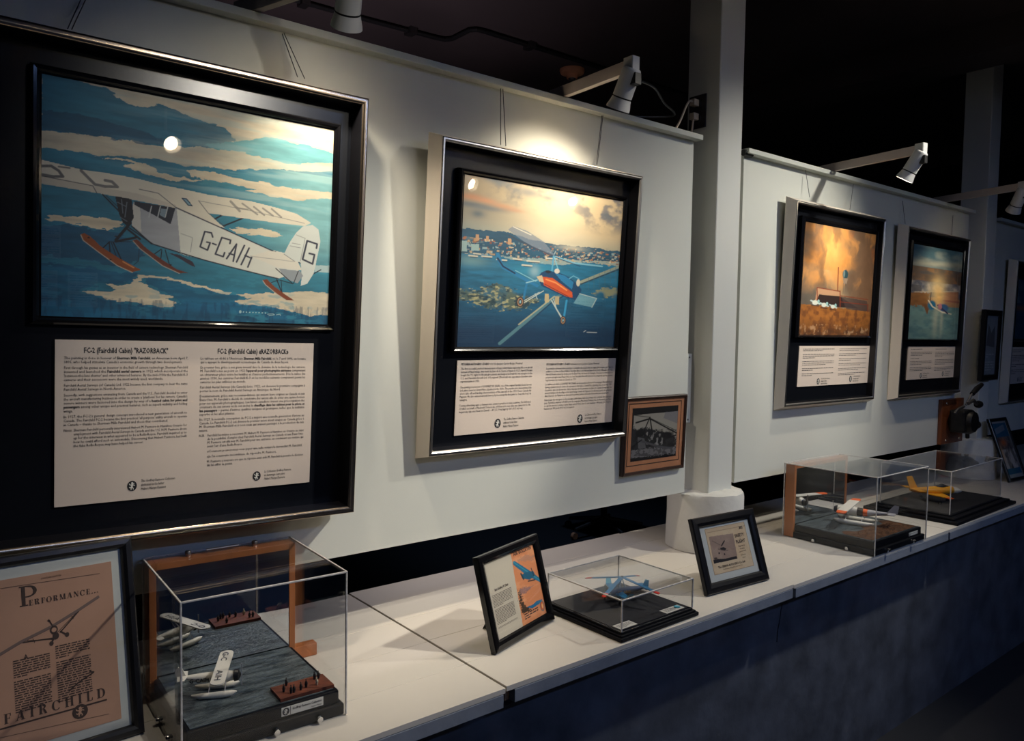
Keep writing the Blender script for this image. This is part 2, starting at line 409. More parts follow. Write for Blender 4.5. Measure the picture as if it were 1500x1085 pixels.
# ================================================================== THE SETTING
def slab(name, label, x0, x1, y0, y1, z0, z1, m, cat='structure'):
    o = MB().box(x0, x1, y0, y1, z0, z1, m).build(name); struct(o, label, cat); return o
slab('floor', 'dark floor of the exhibition room', -2, 9.5, -4.5, 6.2, -.1, 0, K['floor'])
ce = slab('ceiling', 'dark painted ceiling with beams', -2, 9.5, -4.5, 6.2, 3.05, 3.15, K['ceil'])
for (bx0, bx1) in ((4.05, 4.3), (6.5, 6.75)):
    MB().box(bx0, bx1, -4.5, 6.2, 2.90, 3.05, K['beam']).build('beam', ce)
slab('wall_far', 'dark wall at the far end of the room', 9.4, 9.5, -4.5, 6.2, 0, 3.05, K['dark'])
slab('wall_rear', 'dark wall behind the partition', -2, 9.5, 6.1, 6.2, 0, 3.05, K['dark'])
slab('wall_opposite', 'dark wall facing the partition', -2, 9.5, -4.5, -4.4, 0, 3.05, K['dark'])
slab('wall_lower', 'slate dark plastered wall under the ledge', -1.6, 8.0, -.359, .28, 0, ZL-.0435, K['parapet'])
ck = MB()
ck.tube([PY(x, y, -.3595) for x, y in ((1146, 884), (1144, 893), (1142.5, 905), (1141, 914), (1138.5, 926), (1138, 940))], .0014, K['cord'], 5)
ck.build('crack', bpy.data.objects['wall_lower'])

CAPZ = 2.213
for nm, x0, x1, lab in (('wall_left', .02, 2.169, 'white partition panel behind the two big aircraft pictures'),
                        ('wall_middle', 2.464, 4.514, 'white partition panel between the two pillars'),
                        ('wall_right', 4.90, 6.95, 'white partition panel beyond the far pillar')):
    wl = MB().box(x0, x1, 0, .028, .991, CAPZ, K['wall']).build(nm); struct(wl, lab)
    c = MB().box(x0-.012, x1+.014, -.030, .05, CAPZ, CAPZ+.018, K['wall']).build('cap_rail', wl, bevel=.002)
# end cap of the far rail and its white lead
MB().lathe([(.012, 0), (.012, .05)], (2.445, -.01, CAPZ+.003), (1, 0, 0), K['cord'], 12).build('rail_end', bpy.data.objects['wall_middle'])  # coloured black to stand for the pillar's shade on the rail end

def pillar(x, label, ztop_base):
    t = thing('pillar', label, 'pillar', T(x, 0.0148, ZL))
    b = MB().box(-.0686, .0686, -.0686, .0686, ztop_base-ZL-.01, 3.05-ZL, K['pillar']).build('shaft', t, bevel=.004)
    h = ztop_base-ZL
    prof = [(.140, 0), (.138, h*.3), (.137, h*.6), (.137, h-.020), (.134, h-.006), (.125, h), (.095, h+.001), (0, h+.002)]
    bb = MB().lathe(prof, (0, -.004, .002), (0, 0, 1), K['plaster'], 40)
    rs = random.Random(int(x*10))
    bb.v = [(a+rs.uniform(-.0016, .0016), b_+rs.uniform(-.0016, .0016), c+(rs.uniform(-.003, .003) if c > h-.03 else 0)) for a, b_, c in bb.v]
    bb.build('base', t, smooth=True)
    return t
p1 = pillar(2.3035, 'white square pillar with power outlet on a round plaster base', 0.9864)
p2 = pillar(4.6796, 'dim square pillar with a small black frame hung on it', 0.9963)

# ledge in sections
JOINTS = [-0.1245, 1.0203, 2.1574, 3.2955, 4.4355, 5.5756, 6.706]
LAB = ['white ledge section carrying the tallest clear case', 'white ledge section carrying the low clear case in front of the pillar',
       'white ledge section carrying the case with orange wood frame', 'white ledge section carrying the yellow model aircraft',
       'dim ledge section under the small coloured brochure', 'dim far end section of the ledge']
for i in range(6):
    x0, x1 = JOINTS[i]+.0015, JOINTS[i+1]-.0015
    dz = .003 if i == 1 else 0.
    t = thing('ledge_section', LAB[i], 'ledge', T(x0, 0, ZL+dz)); L = x1-x0
    ys = [-0.4405, -0.2901, -0.1291, 0.0289, 0.1583, 0.2972]
    for a, b in zip(ys, ys[1:]):
        MB().box(0, L, a+.0006, b-.0006, -.012, 0, K['ledge']).build('plank', t, bevel=.0006)
    MB().box(.004, L-.004, -0.4355, 0.2922, -.0125, -.0011, K['seam']).build('filler', t)
    MB().box(.022 if i == 1 else .008, L-.006, -0.4415, -0.4215, -.042, -.013, K['fascia']).build('fascia', t, bevel=.001)
    MB().box(.010, L-.010, -0.4210, -.36, -.0425, -.013, K['rawwood']).build('batten', t)

# ceiling services
cd = MB(); zc = 3.035
cp = [(.9, 1.72, zc), (1.627, 1.704, zc), (2.18, 1.665, zc), (2.24, 1.655, zc), (2.262, 1.62, zc), (2.262, 1.47, zc), (2.285, 1.44, zc), (2.33, 1.434, zc), (2.83, 1.428, zc), (4.2, 1.42, zc)]
cd.tube(cp, .012, K['cord'], 8)
co = tag(cd.build('conduit', smooth=True), 'dark conduit pipe with two bends along the ceiling', 'conduit')
for p in ((2.05, 1.675, zc), (2.62, 1.431, zc), (1.5, 1.707, zc)):
    MB().box(p[0]-.02, p[0]+.02, p[1]-.03, p[1]+.03, 3.018, 3.05, K['steel']).build('pipe_strap', co)
lh = thing('lamp_holder', 'round orange lamp holder on the dark ceiling', 'lamp holder', T(3.07, 1.586, 3.05))
MB().lathe([(.0, -.05), (.03, -.05), (.036, -.03), (.066, -.022), (.072, -.008), (.072, 0)], (0, 0, 0), (0, 0, 1), K['orange'], 24).build('body', lh, smooth=True)
MB().lathe([(.0, -.062), (.018, -.062), (.022, -.05)], (0, 0, 0), (0, 0, 1), K['steel'], 16).build('socket', lh, smooth=True)

# office chair standing in the dark behind the partition, seen through the gap
def chair(x, y, rz, label):
    t = thing('office_chair', label, 'chair', T(x, y, 0) @ Matrix.Rotation(rz, 4, 'Z'))
    for k in range(5):
        a = k*2*math.pi/5; c, s = math.cos(a), math.sin(a)
        MB().tube([(0, 0, .12), (.30*c, .30*s, .075)], [.02, .013], K['steel'], 8).build('leg', t, smooth=True)
        MB().lathe([(.0, -.013), (.026, -.013), (.026, .013), (0, .013)], (.31*c, .31*s, .028), (-s, c, 0), K['orange'] if k == 0 else K['iron'], 14).build('caster', t, smooth=True)
    MB().tube([(0, 0, .10), (0, 0, .42)], .025, K['iron'], 10).build('column', t, smooth=True)
    MB().box(-.24, .24, -.24, .24, .42, .50, K['navy']).build('seat', t, bevel=.03)
    MB().box(-.22, .22, .22, .27, .60, 1.05, K['navy']).build('backrest', t, bevel=.02)
    MB().tube([(0, .1, .44), (0, .30, .46), (0, .29, .70)], .015, K['iron'], 8).build('back_support', t, smooth=True)
chair(4.25, 2.40, 3.14, 'dark office chair on casters behind the partition gap')

# ================================================================== LAMPS
def pic_lamp(d, label, k):
    bx, by = d['base']; top = Vector(d['top']); mo = Vector(d['mouth']); ax = (mo-top).normalized()
    t = thing('spot_lamp', label, 'lamp', T(bx, .01, CAPZ+.018), 'picture lamps on the partition'); o0 = Vector((bx, .01, CAPZ+.018))
    e = Vector((top.x, top.y, 0))-Vector((bx, by, 0)); L = e.length; dr = e.normalized()
    A = Matrix.Rotation(math.atan2(dr.y, dr.x), 4, 'Z')
    MB().box(-.03, L-.004, -.009, .009, .0015, .034, K['armw'], A).build('arm', t, bevel=.001)
    MB().box(-.035, .03, -.016, .016, 0, .0015, K['steel'], A).build('foot_plate', t)
    tl = top-o0; E = Vector((dr.x*L, dr.y*L, .017))
    br = MB()
    S = Vector((-dr.y, dr.x, 0))
    for q in (-1, 1): br.prism([E+S*q*.012-dr*.010+Vector((0, 0, -.018)), E+S*q*.012+dr*.022+Vector((0, 0, -.018)), E+S*q*.012+dr*.022+Vector((0, 0, .022)), E+S*q*.012-dr*.010+Vector((0, 0, .022))], S*q*.0015, K['lampw'])
    br.prism([E+S*.012+dr*.022+Vector((0, 0, -.018)), E-S*.012+dr*.022+Vector((0, 0, -.018)), E-S*.012+dr*.022+Vector((0, 0, .022)), E+S*.012+dr*.022+Vector((0, 0, .022))], dr*.0015, K['lampw'])
    br.build('bracket', t)
    Lb = (mo-top).length
    MB().lathe([(0, -.001), (.0215, 0), (.0245, .003), (.0255, .008), (.0262, Lb*.70)], tl, ax, K['lampw'], 28).build('housing', t, smooth=True)
    MB().lathe([(.0262, Lb*.70), (.0235, Lb*.705), (.0235, Lb*.73), (.0262, Lb*.735)], tl, ax, K['cord'], 28).build('groove', t, smooth=True)
    MB().lathe([(.0262, Lb*.735), (.0275, Lb*.80), (.0315, Lb*.93), (.0325, Lb), (.030, Lb), (.026, Lb*.85)], tl, ax, K['lampw'], 28).build('collar', t, smooth=True)
    MB().lathe([(0, Lb*.86), (.0262, Lb*.86)], tl, ax, K['bulb'], 24).build('lens', t)
    MB().tube([tl+ax*.0, tl-ax*.012+dr*.004, E+dr*.012], .0045, K['chrome'], 8).build('swivel', t, smooth=True)
    hb = tl+ax*Lb*.33+dr*.026
    MB().box(-.010, .012, -.012, .012, -.014, .014, K['cord'], Matrix.Translation(hb)).build('plug_block', t)
    spot('picture_spot', mo+ax*.004, d['aim'], d['power'], d['cone'], 1.)
    return t, o0, hb
LL = ['white spot lamp over the skiplane picture', 'white spot lamp over the autogyro picture beside the pillar outlet', 'white spot lamp over the pair of pictures between the pillars', 'dim spot lamp on a long arm beside the far pillar']
lamps = [pic_lamp(d, LL[k], k) for k, d in enumerate(PIC_LAMPS)]
def cord(name, pts, r, m, parent, o0):
    # smooth path through world points
    P = [Vector(p)-o0 for p in pts]; path = []
    for i in range(len(P)-1):
        a, b, c, d = P[max(i-1, 0)], P[i], P[i+1], P[min(i+2, len(P)-1)]
        for k in range(6):
            s = k/6; path.append(.5*((2*b)+(c-a)*s+(2*a-5*b+4*c-d)*s*s+(3*b-a-3*c+d)*s**3))
    path.append(P[-1]); return MB().tube(path, r, m, 8).build(name, parent, smooth=True)
tB, oB, hB = lamps[1]
cord('cord', [oB+hB+Vector((.01, 0, 0)), PY(958, 128, -.22), PY(972, 150, -.12), PY(985, 170, -.03), (1.83, .045, 2.245)], .0032, K['cord'], tB, oB)
ft_ = thing('fill_housing', 'unseen housing of the fill light added over the visitor side', 'lamp', T(2.4, -3.4, 3.0))
MB().box(-1.25, 1.25, -.10, .10, 0, .05, K['lampw']).build('housing', ft_)
for hd, ln in zip(CEIL_SPOTS, ('ceiling spot high above the ledge between the pillars', 'unseen ceiling spot added to brighten the left panel', 'ceiling spot high above the low clear case', 'ceiling spot behind the visitor facing the skiplane picture', 'lowered spot lamp mirrored as a dot in the skiplane picture', 'lowered spot lamp mirrored as the oval dot in the autogyro picture', 'lowered spot lamp mirrored as the round dot in the autogyro picture')):
    p, a, pw, an, c = hd; d = (Vector(a)-Vector(p)).normalized()
    t = thing('ceiling_spot', ln, 'lamp', T(*p), 'room spots on the ceiling')
    MB().lathe([(0, -.14), (.035, -.138), (.04, -.12), (.042, -.02), (.05, 0), (.047, 0), (.038, -.03)], (0, 0, 0), d, K['lampw'], 24).build('housing', t, smooth=True)
    MB().lathe([(0, -.028), (.038, -.028)], (0, 0, 0), d, K['bulb'], 24).build('lens', t)
    MB().tube([-d*.10, (-d.x*.10, -d.y*.10, 3.05-p[2])], .008, K['lampw'], 8).build('stem', t)
    spot('room_spot', Vector(p)+d*.006, a, pw, an, .8, c, .05)

# power outlet on the pillar with its two plugs
ot = thing('power_outlet', 'black double power outlet on the side of the white pillar', 'outlet', T(2.2347, 0.0355, 2.331))
MB().box(-.0055, 0, -.036, .036, -.058, .058, K['outlet']).build('face_plate', ot, bevel=.0015)
for z in (.026, -.024): MB().lathe([(.0, -.0075), (.016, -.0075), (.017, -.0055)], (0, 0, z), (1, 0, 0), K['cord'], 18).build('socket', ot)
for z, pts, lab in ((.028, [(2.202, 0.0345, 2.3605), (2.1804, 0.0325, 2.3575), (2.1462, 0.0197, 2.3291), (2.107, 0.0129, 2.2703), (2.0678, 0.01, 2.2242)], 'cream power plug in the upper socket of the pillar outlet'),
                    (-.020, [(2.2069, 0.0345, 2.3026), (2.2001, 0.0306, 2.285), (2.1874, 0.0227, 2.2615), (2.1707, 0.0148, 2.2418), (2.1462, 0.01, 2.2242)], 'cream power plug in the lower socket of the pillar outlet')):
    o0 = Vector((2.2287, 0.0355, 2.331+z)); t = thing('power_plug', lab, 'plug', T(*o0), 'plugs in the pillar outlet')
    MB().box(-.030, -.0025, -.011, .011, -.012, .012, K['plug']).build('plug_body', t, bevel=.003)
    cord('cord', pts, .0038, K['plug'], t, o0)
jc = thing('junction_cover', 'narrow white cover plate between the partition and the white pillar', 'cover', T(2.1695, .006, 1.235))
MB().box(0, .030, 0, .022, 0, .245, K['wall']).build('cover', jc, bevel=.002)
for z in (.012, .232): MB().lathe([(0, 0), (.003, .0), (.003, .0015)], (.015, -.0005, z), (0, -1, 0), K['steel'], 10).build('screw', jc)

# ================================================================== HANGING PICTURES
def lean_matrix(x0, z0, a): return T(x0, 0, z0) @ Matrix.Rotation(a, 4, 'X')
def wires(root, pts):
    Mi = root.matrix_basis.inverted()
    for (ax_, ay, bx, by, yb) in pts:
        p = PY(ax_, ay, -.009); q = PY(bx, by, yb)
        MB().tube([Mi @ p, Mi @ q], .0011, K['wire'], 5).build('wire', root)
def picture(label, M, w, h, t, s, lip, side, art, sheet, group=None):
    """shadow-box frame: splayed sides, metal lip, black liner, mount, inner frame, glazed painting, text sheet"""
    root = thing('framed_painting', label, 'picture', M, group)
    mb = MB().ring(0, w, 0, h, [(.004, .0015), (-s, .0015), (-s, .004), (0, t-.0015), (.0012, t)], side); mb.build('frame', root)
    MB().ring(0, w, 0, h, [(.0012, t), (.0022, t-.0012), (.0032, t)], K['black']).build('black_groove', root)  # narrow black groove between side and lip
    lp = .0105 if lip is K['gold'] else .008
    MB().ring(0, w, 0, h, [(.0032, t), (.004, t+.0016), (.0045+lp*.35, t+.0022), (.004+lp*.7, t+.0008), (.004+lp, t-.003)], lip).build('lip', root, smooth=True)
    MB().ring(0, w, 0, h, [(.004+lp, t-.003), (.005+lp, t-.004), (.006+lp, .007)], K['black']).build('liner', root)
    MB().box(.002, w-.002, -.007, -.002, .002, h-.002, K['mat_']).build('mount', root)
    nP = .018
    (tl, tr, br, bl) = art['outer']
    q = [loc(M, *p, nP+.006) for p in art['outer']]
    u0, u1 = (q[0][0]+q[3][0])/2, (q[1][0]+q[2][0])/2; v0, v1 = (q[2][1]+q[3][1])/2, (q[0][1]+q[1][1])/2
    A = Art(M, nP, art['quad'], *art['res']); art['paint'](A)
    pi = A.build('painting', root)
    iu, iv = min(A.u0-u0, u1-A.u1), min(A.v0-v0, v1-A.v1)
    fr = MB()
    prof = [(0, .0071), (0, .022), (.25, .0275), (.55, .0255), (.8, .0205), (1.02, nP+.0006)]
    vs = []
    for k, n in prof:
        a0, a1, b0, b1 = u0+(A.u0-u0)*k, u1-(u1-A.u1)*k, v0+(A.v0-v0)*k, v1-(v1-A.v1)*k
        vs += [(a0, -n, b0), (a1, -n, b0), (a1, -n, b1), (a0, -n, b1)]
    fr.add(vs, [(i*4+k, i*4+(k+1) % 4, (i+1)*4+(k+1) % 4, (i+1)*4+k) for i in range(len(prof)-1) for k in range(4)], K['gloss']).build('inner_frame', root)
    MB().box(A.u0-.001, A.u1+.001, -nP+.0004, -.0072, A.v0-.001, A.v1+.001, K['black']).build('canvas_back', root)
    MB().add([(A.u0, -nP-.003, A.v0), (A.u1, -nP-.003, A.v0), (A.u1, -nP-.003, A.v1), (A.u0, -nP-.003, A.v1)], [(0, 1, 2, 3)], K['pane']).build('glass', root)
    nS = .0105
    q = [loc(M, *p, nS) for p in sheet['quad']]
    a0, a1 = (q[0][0]+q[3][0])/2, (q[1][0]+q[2][0])/2; b0, b1 = (q[2][1]+q[3][1])/2, (q[0][1]+q[1][1])/2
    sh = MB().box(a0, a1, -nS, -.0072, b0, b1, K['sheet']).build('text_sheet', root)
    tx = MB(); sheet['text'](tx, M, nS+.0004, (a0, a1, b0, b1)); um = (a0+a1)/2
    for half in (0, 1):                      # English column, French column
        hb = MB()
        for f_, mi_ in zip(tx.f, tx.m):
            if (sum(tx.v[k][0] for k in f_)/len(f_) > um) == bool(half): hb.add([tx.v[k] for k in f_], [tuple(range(len(f_)))], tx.mats[mi_])
        hb.build('lettering', sh)['kind'] = 'stuff'
    return root

# ---- text of the big sheet
EN1 = [("The painting is done in honour of **Sherman Mills Fairchild**, an American born April 7,", 1), ("1896, who helped stimulate Canada's economic growth through two developments.", 0), None,
 ("First through his genius as an inventor in the field of camera technology. Sherman Fairchild", 1), ("invented and launched the **Fairchild aerial camera** in 1922 which incorporated the", 1),
 ("'between-the-lens shutter' and other advanced features. By the mid-1930s the Fairchild K-3", 1), ("cameras and their successors were the most widely used, worldwide.", 0), None,
 ("Fairchild Aerial Surveys (of Canada) Ltd. 1922 became the first company to bear the name", 1), ("Fairchild Aerial Surveys in North America.", 0), None,
 ("Secondly, with suggestions emanating from Canada and the U.S., Fairchild decided to enter", 1), ("the aircraft manufacturing business in order to create a 'platform' for his camera. Canada's", 1),
 ("severe winters were factored into the design by way of a **heated cabin for pilot and**", 1), ("**passengers** among other unique and practical features, such as superb visibility and folding", 1), ("wings.", 0), None,
 ("In 1927, the FC-2's general design concept introduced a new generation of aircraft to", 1), ("Canada. The Fairchild FC-2 became the first practical 'all purpose' utility aircraft to operate", 1),
 ("in Canada \u2013 thanks to Sherman Mills Fairchild and those that contributed.", 0), None,
 ("NSherman Fairchild personally interviewed Hubert M. Pasmore in Hamilton Ontario for", 2), ("employment with Fairchild Aerial Surveys in Canada and the U.S. H.M. Pasmore drove", 2),
 ("up for the interview in what appeared to be a Rolls-Royce. Fairchild inquired as to", 2), ("how he could afford such an automobile. Discovering that Hubert Pasmore had built", 2), ("the fake Rolls-Royce may have helped his career.", 3)]
FR1 = [("Le tableau est d\u00e9di\u00e9 \u00e0 l'Am\u00e9ricain **Sherman Mills Fairchild**, n\u00e9 le 7 avril 1896, un homme", 1), ("qui a appuy\u00e9 le d\u00e9veloppement \u00e9conomique du Canada de deux fa\u00e7ons.", 0), None,
 ("En premier lieu, gr\u00e2ce \u00e0 son g\u00e9nie inventif dans le domaine de la technologie des cam\u00e9ras,", 1), ("M. Fairchild a mis au point en 1922 **l'appareil pour photographie a\u00e9rienne** comprenant", 1),
 ("un obturateur plac\u00e9 entre les lentilles et d'autres perfectionnements. D\u00e8s le milieu des", 1), ("ann\u00e9es 1930, les cam\u00e9ras Fairchild K-3 et les mod\u00e8les suivants comptaient parmi les", 1), ("cam\u00e9ras les plus utilis\u00e9es au monde.", 0), None,
 ("Fairchild Aerial Surveys (du Canada) Lt\u00e9e. 1922, est devenue la premi\u00e8re compagnie \u00e0", 1), ("porter le nom de Fairchild Aerial Surveys en Am\u00e9rique du Nord.", 0), None,
 ("Deuxi\u00e8mement, gr\u00e2ce aux recommandations qui avaient leurs origines au Canada et aux", 1), ("\u00c9tats-Unis, M. Fairchild a d\u00e9cid\u00e9 de construire des avions afin de cr\u00e9er une \u00abplate-forme\u00bb", 1),
 ("pour ses appareils photographiques. Les hivers canadiens \u00e9taient une pr\u00e9occupation des", 1), ("cr\u00e9ateurs de ces avions et ils ont inclus le **chauffage dans les cabines pour le pilote et**", 1),
 ("**les passagers** \u2013 parmi d'autres qualit\u00e9s uniques et pratiques, telles que la visibilit\u00e9", 1), ("superbe et les ailes pliantes.", 0), None,
 ("En 1927, la nouvelle conception du FC-2 a inspir\u00e9 une nouvelle g\u00e9n\u00e9ration d'avions au", 1), ("Canada. Le Fairchild FC-2 est devenu le premier avion \u00abtout usage\u00bb au Canada gr\u00e2ce \u00e0", 1),
 ("M. Sherman Mills Fairchild et \u00e0 tous ceux qui avaient particip\u00e9 \u00e0 la production de tels", 1), ("avions.", 0), None,
 ("BFairchild lui-m\u00eame a rencontr\u00e9 M. Hubert M. Pasmore \u00e0 Hamilton en Ontario au sujet", 2), ("de la possibilit\u00e9 d'emploi chez Fairchild Aerial Surveys au Canada et aux \u00c9tats-Unis.", 2),
 ("M. Pasmore est all\u00e9 voir M. Fairchild pour une entrevue, en conduisant une voiture qui", 2), ("avait l'air d'une Rolls-Royce.", 3), None,
 ("\u00abComment pouvez-vous vous payer une telle voiture?\u00bb demandait M. Fairchild.", 3), None, ("\u00abJe l'ai construite moi-m\u00eame\u00bb, de r\u00e9pondre M. Pasmore.", 3), None,
 ("M. Pasmore a toujours cru que sa r\u00e9ponse avait aid\u00e9 M. Fairchild \u00e0 prendre la d\u00e9cision", 2), ("de lui offrir le poste.", 3)]
def column(tx, rows, u0, u1, v_top, v_bot, n, fill=.86, size_k=1.0):
    units = sum(.42 if r is None else 1 for r in rows)-1; p = (v_top-v_bot)/units; v = v_top; W = u1-u0
    size = p*.98*size_k
    full = [sum(advance(t, i % 2 == 1) for i, t in enumerate(r[0].split('**')) if t) for r in rows if r and r[1] in (1,)]
    xs = W/(sum(full)/len(full))/size if full else .7
    for r in rows:
        if r is None: v -= p*.42; continue
        s, k = r; ind = 0
        if k in (2, 3): ind = W*.075
        if s[0] == 'N' and k == 2: text_line(tx, 'Note:', u0, v, size, K['ink'], n=n, xs=xs); s = s[1:]
        if s[0] == 'B' and k == 2: text_line(tx, 'N.B.', u0, v, size, K['ink'], n=n, xs=xs); s = s[1:]
        text_line(tx, s, u0+ind, v, size, K['ink'], width=(W-ind) if k in (1, 2) else None, n=n, xs=xs)
        v -= p
def credit(tx, u, v, h, n, lines, xs=.62):
    emblem(tx, u, v, h*.92, h*1.1, n); 
    for i, s in enumerate(lines): text_line(tx, s, u+h*.85, v+h*.32-i*h*.42, h*.40, K['ink'], n=n, xs=xs, shear=.12)
CR_EN = ['The Godfrey Pasmore Collection', 'dedicated to his father', 'Hubert Martyn Pasmore']
CR_FR = ['La Collection Godfrey Pasmore', 'en hommage \u00e0 son p\u00e8re', 'Hubert Martyn Pasmore']
def text1(tx, M, n, R):
    g = lambda x, y: loc(M, x, y, n)
    text_line(tx, '**FC-2 (Fairchild Cabin) "RAZORBACK"**', g(186.5, 516.5)[0], g(186.5, 517)[1], .0150, K['ink'], n=n, xs=.64, align='C')
    text_line(tx, '**FC-2 (Fairchild Cabin) \u00abRAZORBACK\u00bb**', g(372, 516)[0], g(372, 518)[1], .0150, K['ink'], n=n, xs=.64, align='C')
    column(tx, EN1, g(93.5, 560)[0], g(275, 560)[0], g(93.5, 526)[1], g(107, 655)[1], n)
    column(tx, FR1, g(293, 560)[0], g(447, 560)[0], g(293, 526.5)[1], g(301, 683)[1], n)
    u, v = g(193.5, 711.5); credit(tx, u, v, .0195, n, CR_EN, .62)
    u, v = g(376, 697); credit(tx, u, v, .0195, n, CR_FR, .62)

EN2 = [("**PITCAIRN AUTOGIRO CF-ARO** over the Jacques Cartier Bridge, Montreal", 0), None, ("The first successful practical demonstration of large rotary blades supporting lift to an aircraft", 1), ("instead of fixed wings, was made by Juan de la Cierva of Spain in 1923. Harold Pitcairn", 1), ("bought the U.S. rights to the autogiro patents and designed and built his own autogiros in the", 1), ("U.S. and Fairchild Aircraft Ltd. of Longueuil (Montreal) was appointed Canadian sales", 1), ("representative in 1931.", 0), None, None,
 ("The painting is in honour of GODFREY W. DEAN, one of the original Fairchild Aerial Surveys", 1), ("Ltd. pilots based at Grand-M\u00e8re (Quebec) in the 1920s. The popular pilot demonstrated the", 1), ("short take off and landing characteristics of the aircraft in the 1931 Trans-Canada Air", 1), ("Pageant. He also entered aircraft history by becoming the first pilot to 'loop the loop' an", 1), ("autogiro.", 0), None, None,
 ("Towing advertising signs or banners was common practice in many countries. Fairchild used", 1), ("CF-ARO on behalf of Macdonald Tobacco Inc. of Montreal to tow what was claimed to be 'the", 1), ("largest sky sign ever flown in Canada' \u2013 40' (12.19 m) high by 300' (91.5 m) long.", 0)]
FR2 = [("**PITCAIRN AUTOGIRO CF-ARO** survolant le pont Jacques Cartier, Montr\u00e9al", 0), None, ("La premi\u00e8re d\u00e9monstration pratique \u00e0 conna\u00eetre du succ\u00e8s avec un engin plus rotative que l'avion \u00e0", 1), ("voilures a eu lieu, au lieu d'utiliser des ailes fixes, a \u00e9t\u00e9 fait par Juan de la Cierva d'Espagne en 1923.", 1), ("Harold Pitcairn acheta les droits, pour les \u00c9tats-Unis, du brevet de l'autogire. Il dessina et construisit son", 1), ("propre autogire aux \u00c9tats-Unis et c'est Fairchild Aircraft Limited de Longueuil qui fut nomm\u00e9", 1), ("repr\u00e9sentant des ventes au Canada en 1931.", 0), None, 
 ("Le tableau est d\u00e9di\u00e9 \u00e0 GODFREY W. DEAN, un des premiers pilotes de la compagnie Fairchild Aerial", 1), ("Surveys Limited dont le centre des op\u00e9rations \u00e9tait situ\u00e9 \u00e0 Grand-M\u00e8re (Qu\u00e9bec) dans les ann\u00e9es 1920.", 1), ("Ce pilote, qui a eu du succ\u00e8s, \u00e9tait \u00e0 l'\u00e9poque un des premiers de faire en Canada les exploits des", 1), ("caract\u00e9ristiques du d\u00e9collage et de l'atterrissage courts de l'appareil. Il a fait aussi partie des premiers", 1), ("dans l'histoire de l'aviation en devenant le premier pilote \u00e0 \u00abboucler la boucle\u00bb avec un autogire.", 0), None,
 ("Remorquer des enseignes ou des messages publicitaires \u00e9tait une pratique tr\u00e8s courante dans plusieurs", 1), ("pays. Fairchild a employ\u00e9 CF-ARO pour la compagnie Macdonald Tobacco Inc. de Montr\u00e9al pour faire", 1), ("ce qui fut annonc\u00e9 comme le plus large \u00e0 avoir flott\u00e9 dans le ciel canadien \u2013 40 pieds (12,19 m) de", 1), ("hauteur par 300 pieds (91,5 m) de longueur.", 0)]
def text2(tx, M, n, R):
    g = lambda x, y: loc(M, x, y, n)
    column(tx, EN2, g(674, 570)[0], g(778.5, 570)[0], g(675, 535)[1], g(672, 605)[1], n)
    column(tx, FR2, g(798.5, 570)[0], g(896, 570)[0], g(800, 535)[1], g(797, 600)[1], n)
    u, v = g(729, 620); credit(tx, u, v, .024, n, CR_EN, .58)
    u, v = g(849.5, 613); credit(tx, u, v, .024, n, CR_FR, .58)
def greek(tx, u0, u1, v0, v1, n, rows, paras, seed, m=None, k=.45):
    """rows of print too small to read: word-length strokes"""
    rs = random.Random(seed); p = (v1-v0)/rows
    for r in range(rows):
        v = v1-(r+1)*p+p*.3
        if r in paras: continue
        end = u1 if (r+1) not in paras and r != rows-1 else u0+(u1-u0)*rs.uniform(.3, .8)
        u = u0
        while u < end-.001:
            wl = min(rs.uniform(.4, 1.9)*p*1.6, end-u)
            tx.add([(u, -n, v), (u+wl, -n, v), (u+wl, -n, v+p*k), (u, -n, v+p*k)], [(0, 1, 2, 3)], m or K['ink']); u += wl+p*.45
def text_small(seed, rl, rr, pl, pr_):
    def f(tx, M, n, R):
        a0, a1, b0, b1 = R; W = a1-a0; H = b1-b0
        m = K['ink']
        greek(tx, a0+W*.05, a0+W*.475, b0+H*.25, b1-H*.05, n, rl, pl, seed, m, .30)
        greek(tx, a0+W*.545, a0+W*.955, b0+H*.23, b1-H*.05, n, rr, pr_, seed+1, m, .26)
        credit(tx, a0+W*.275, b0+H*.11, .024, n, CR_EN, .55); credit(tx, a0+W*.735, b0+H*.13, .024, n, CR_FR, .55)
    return f

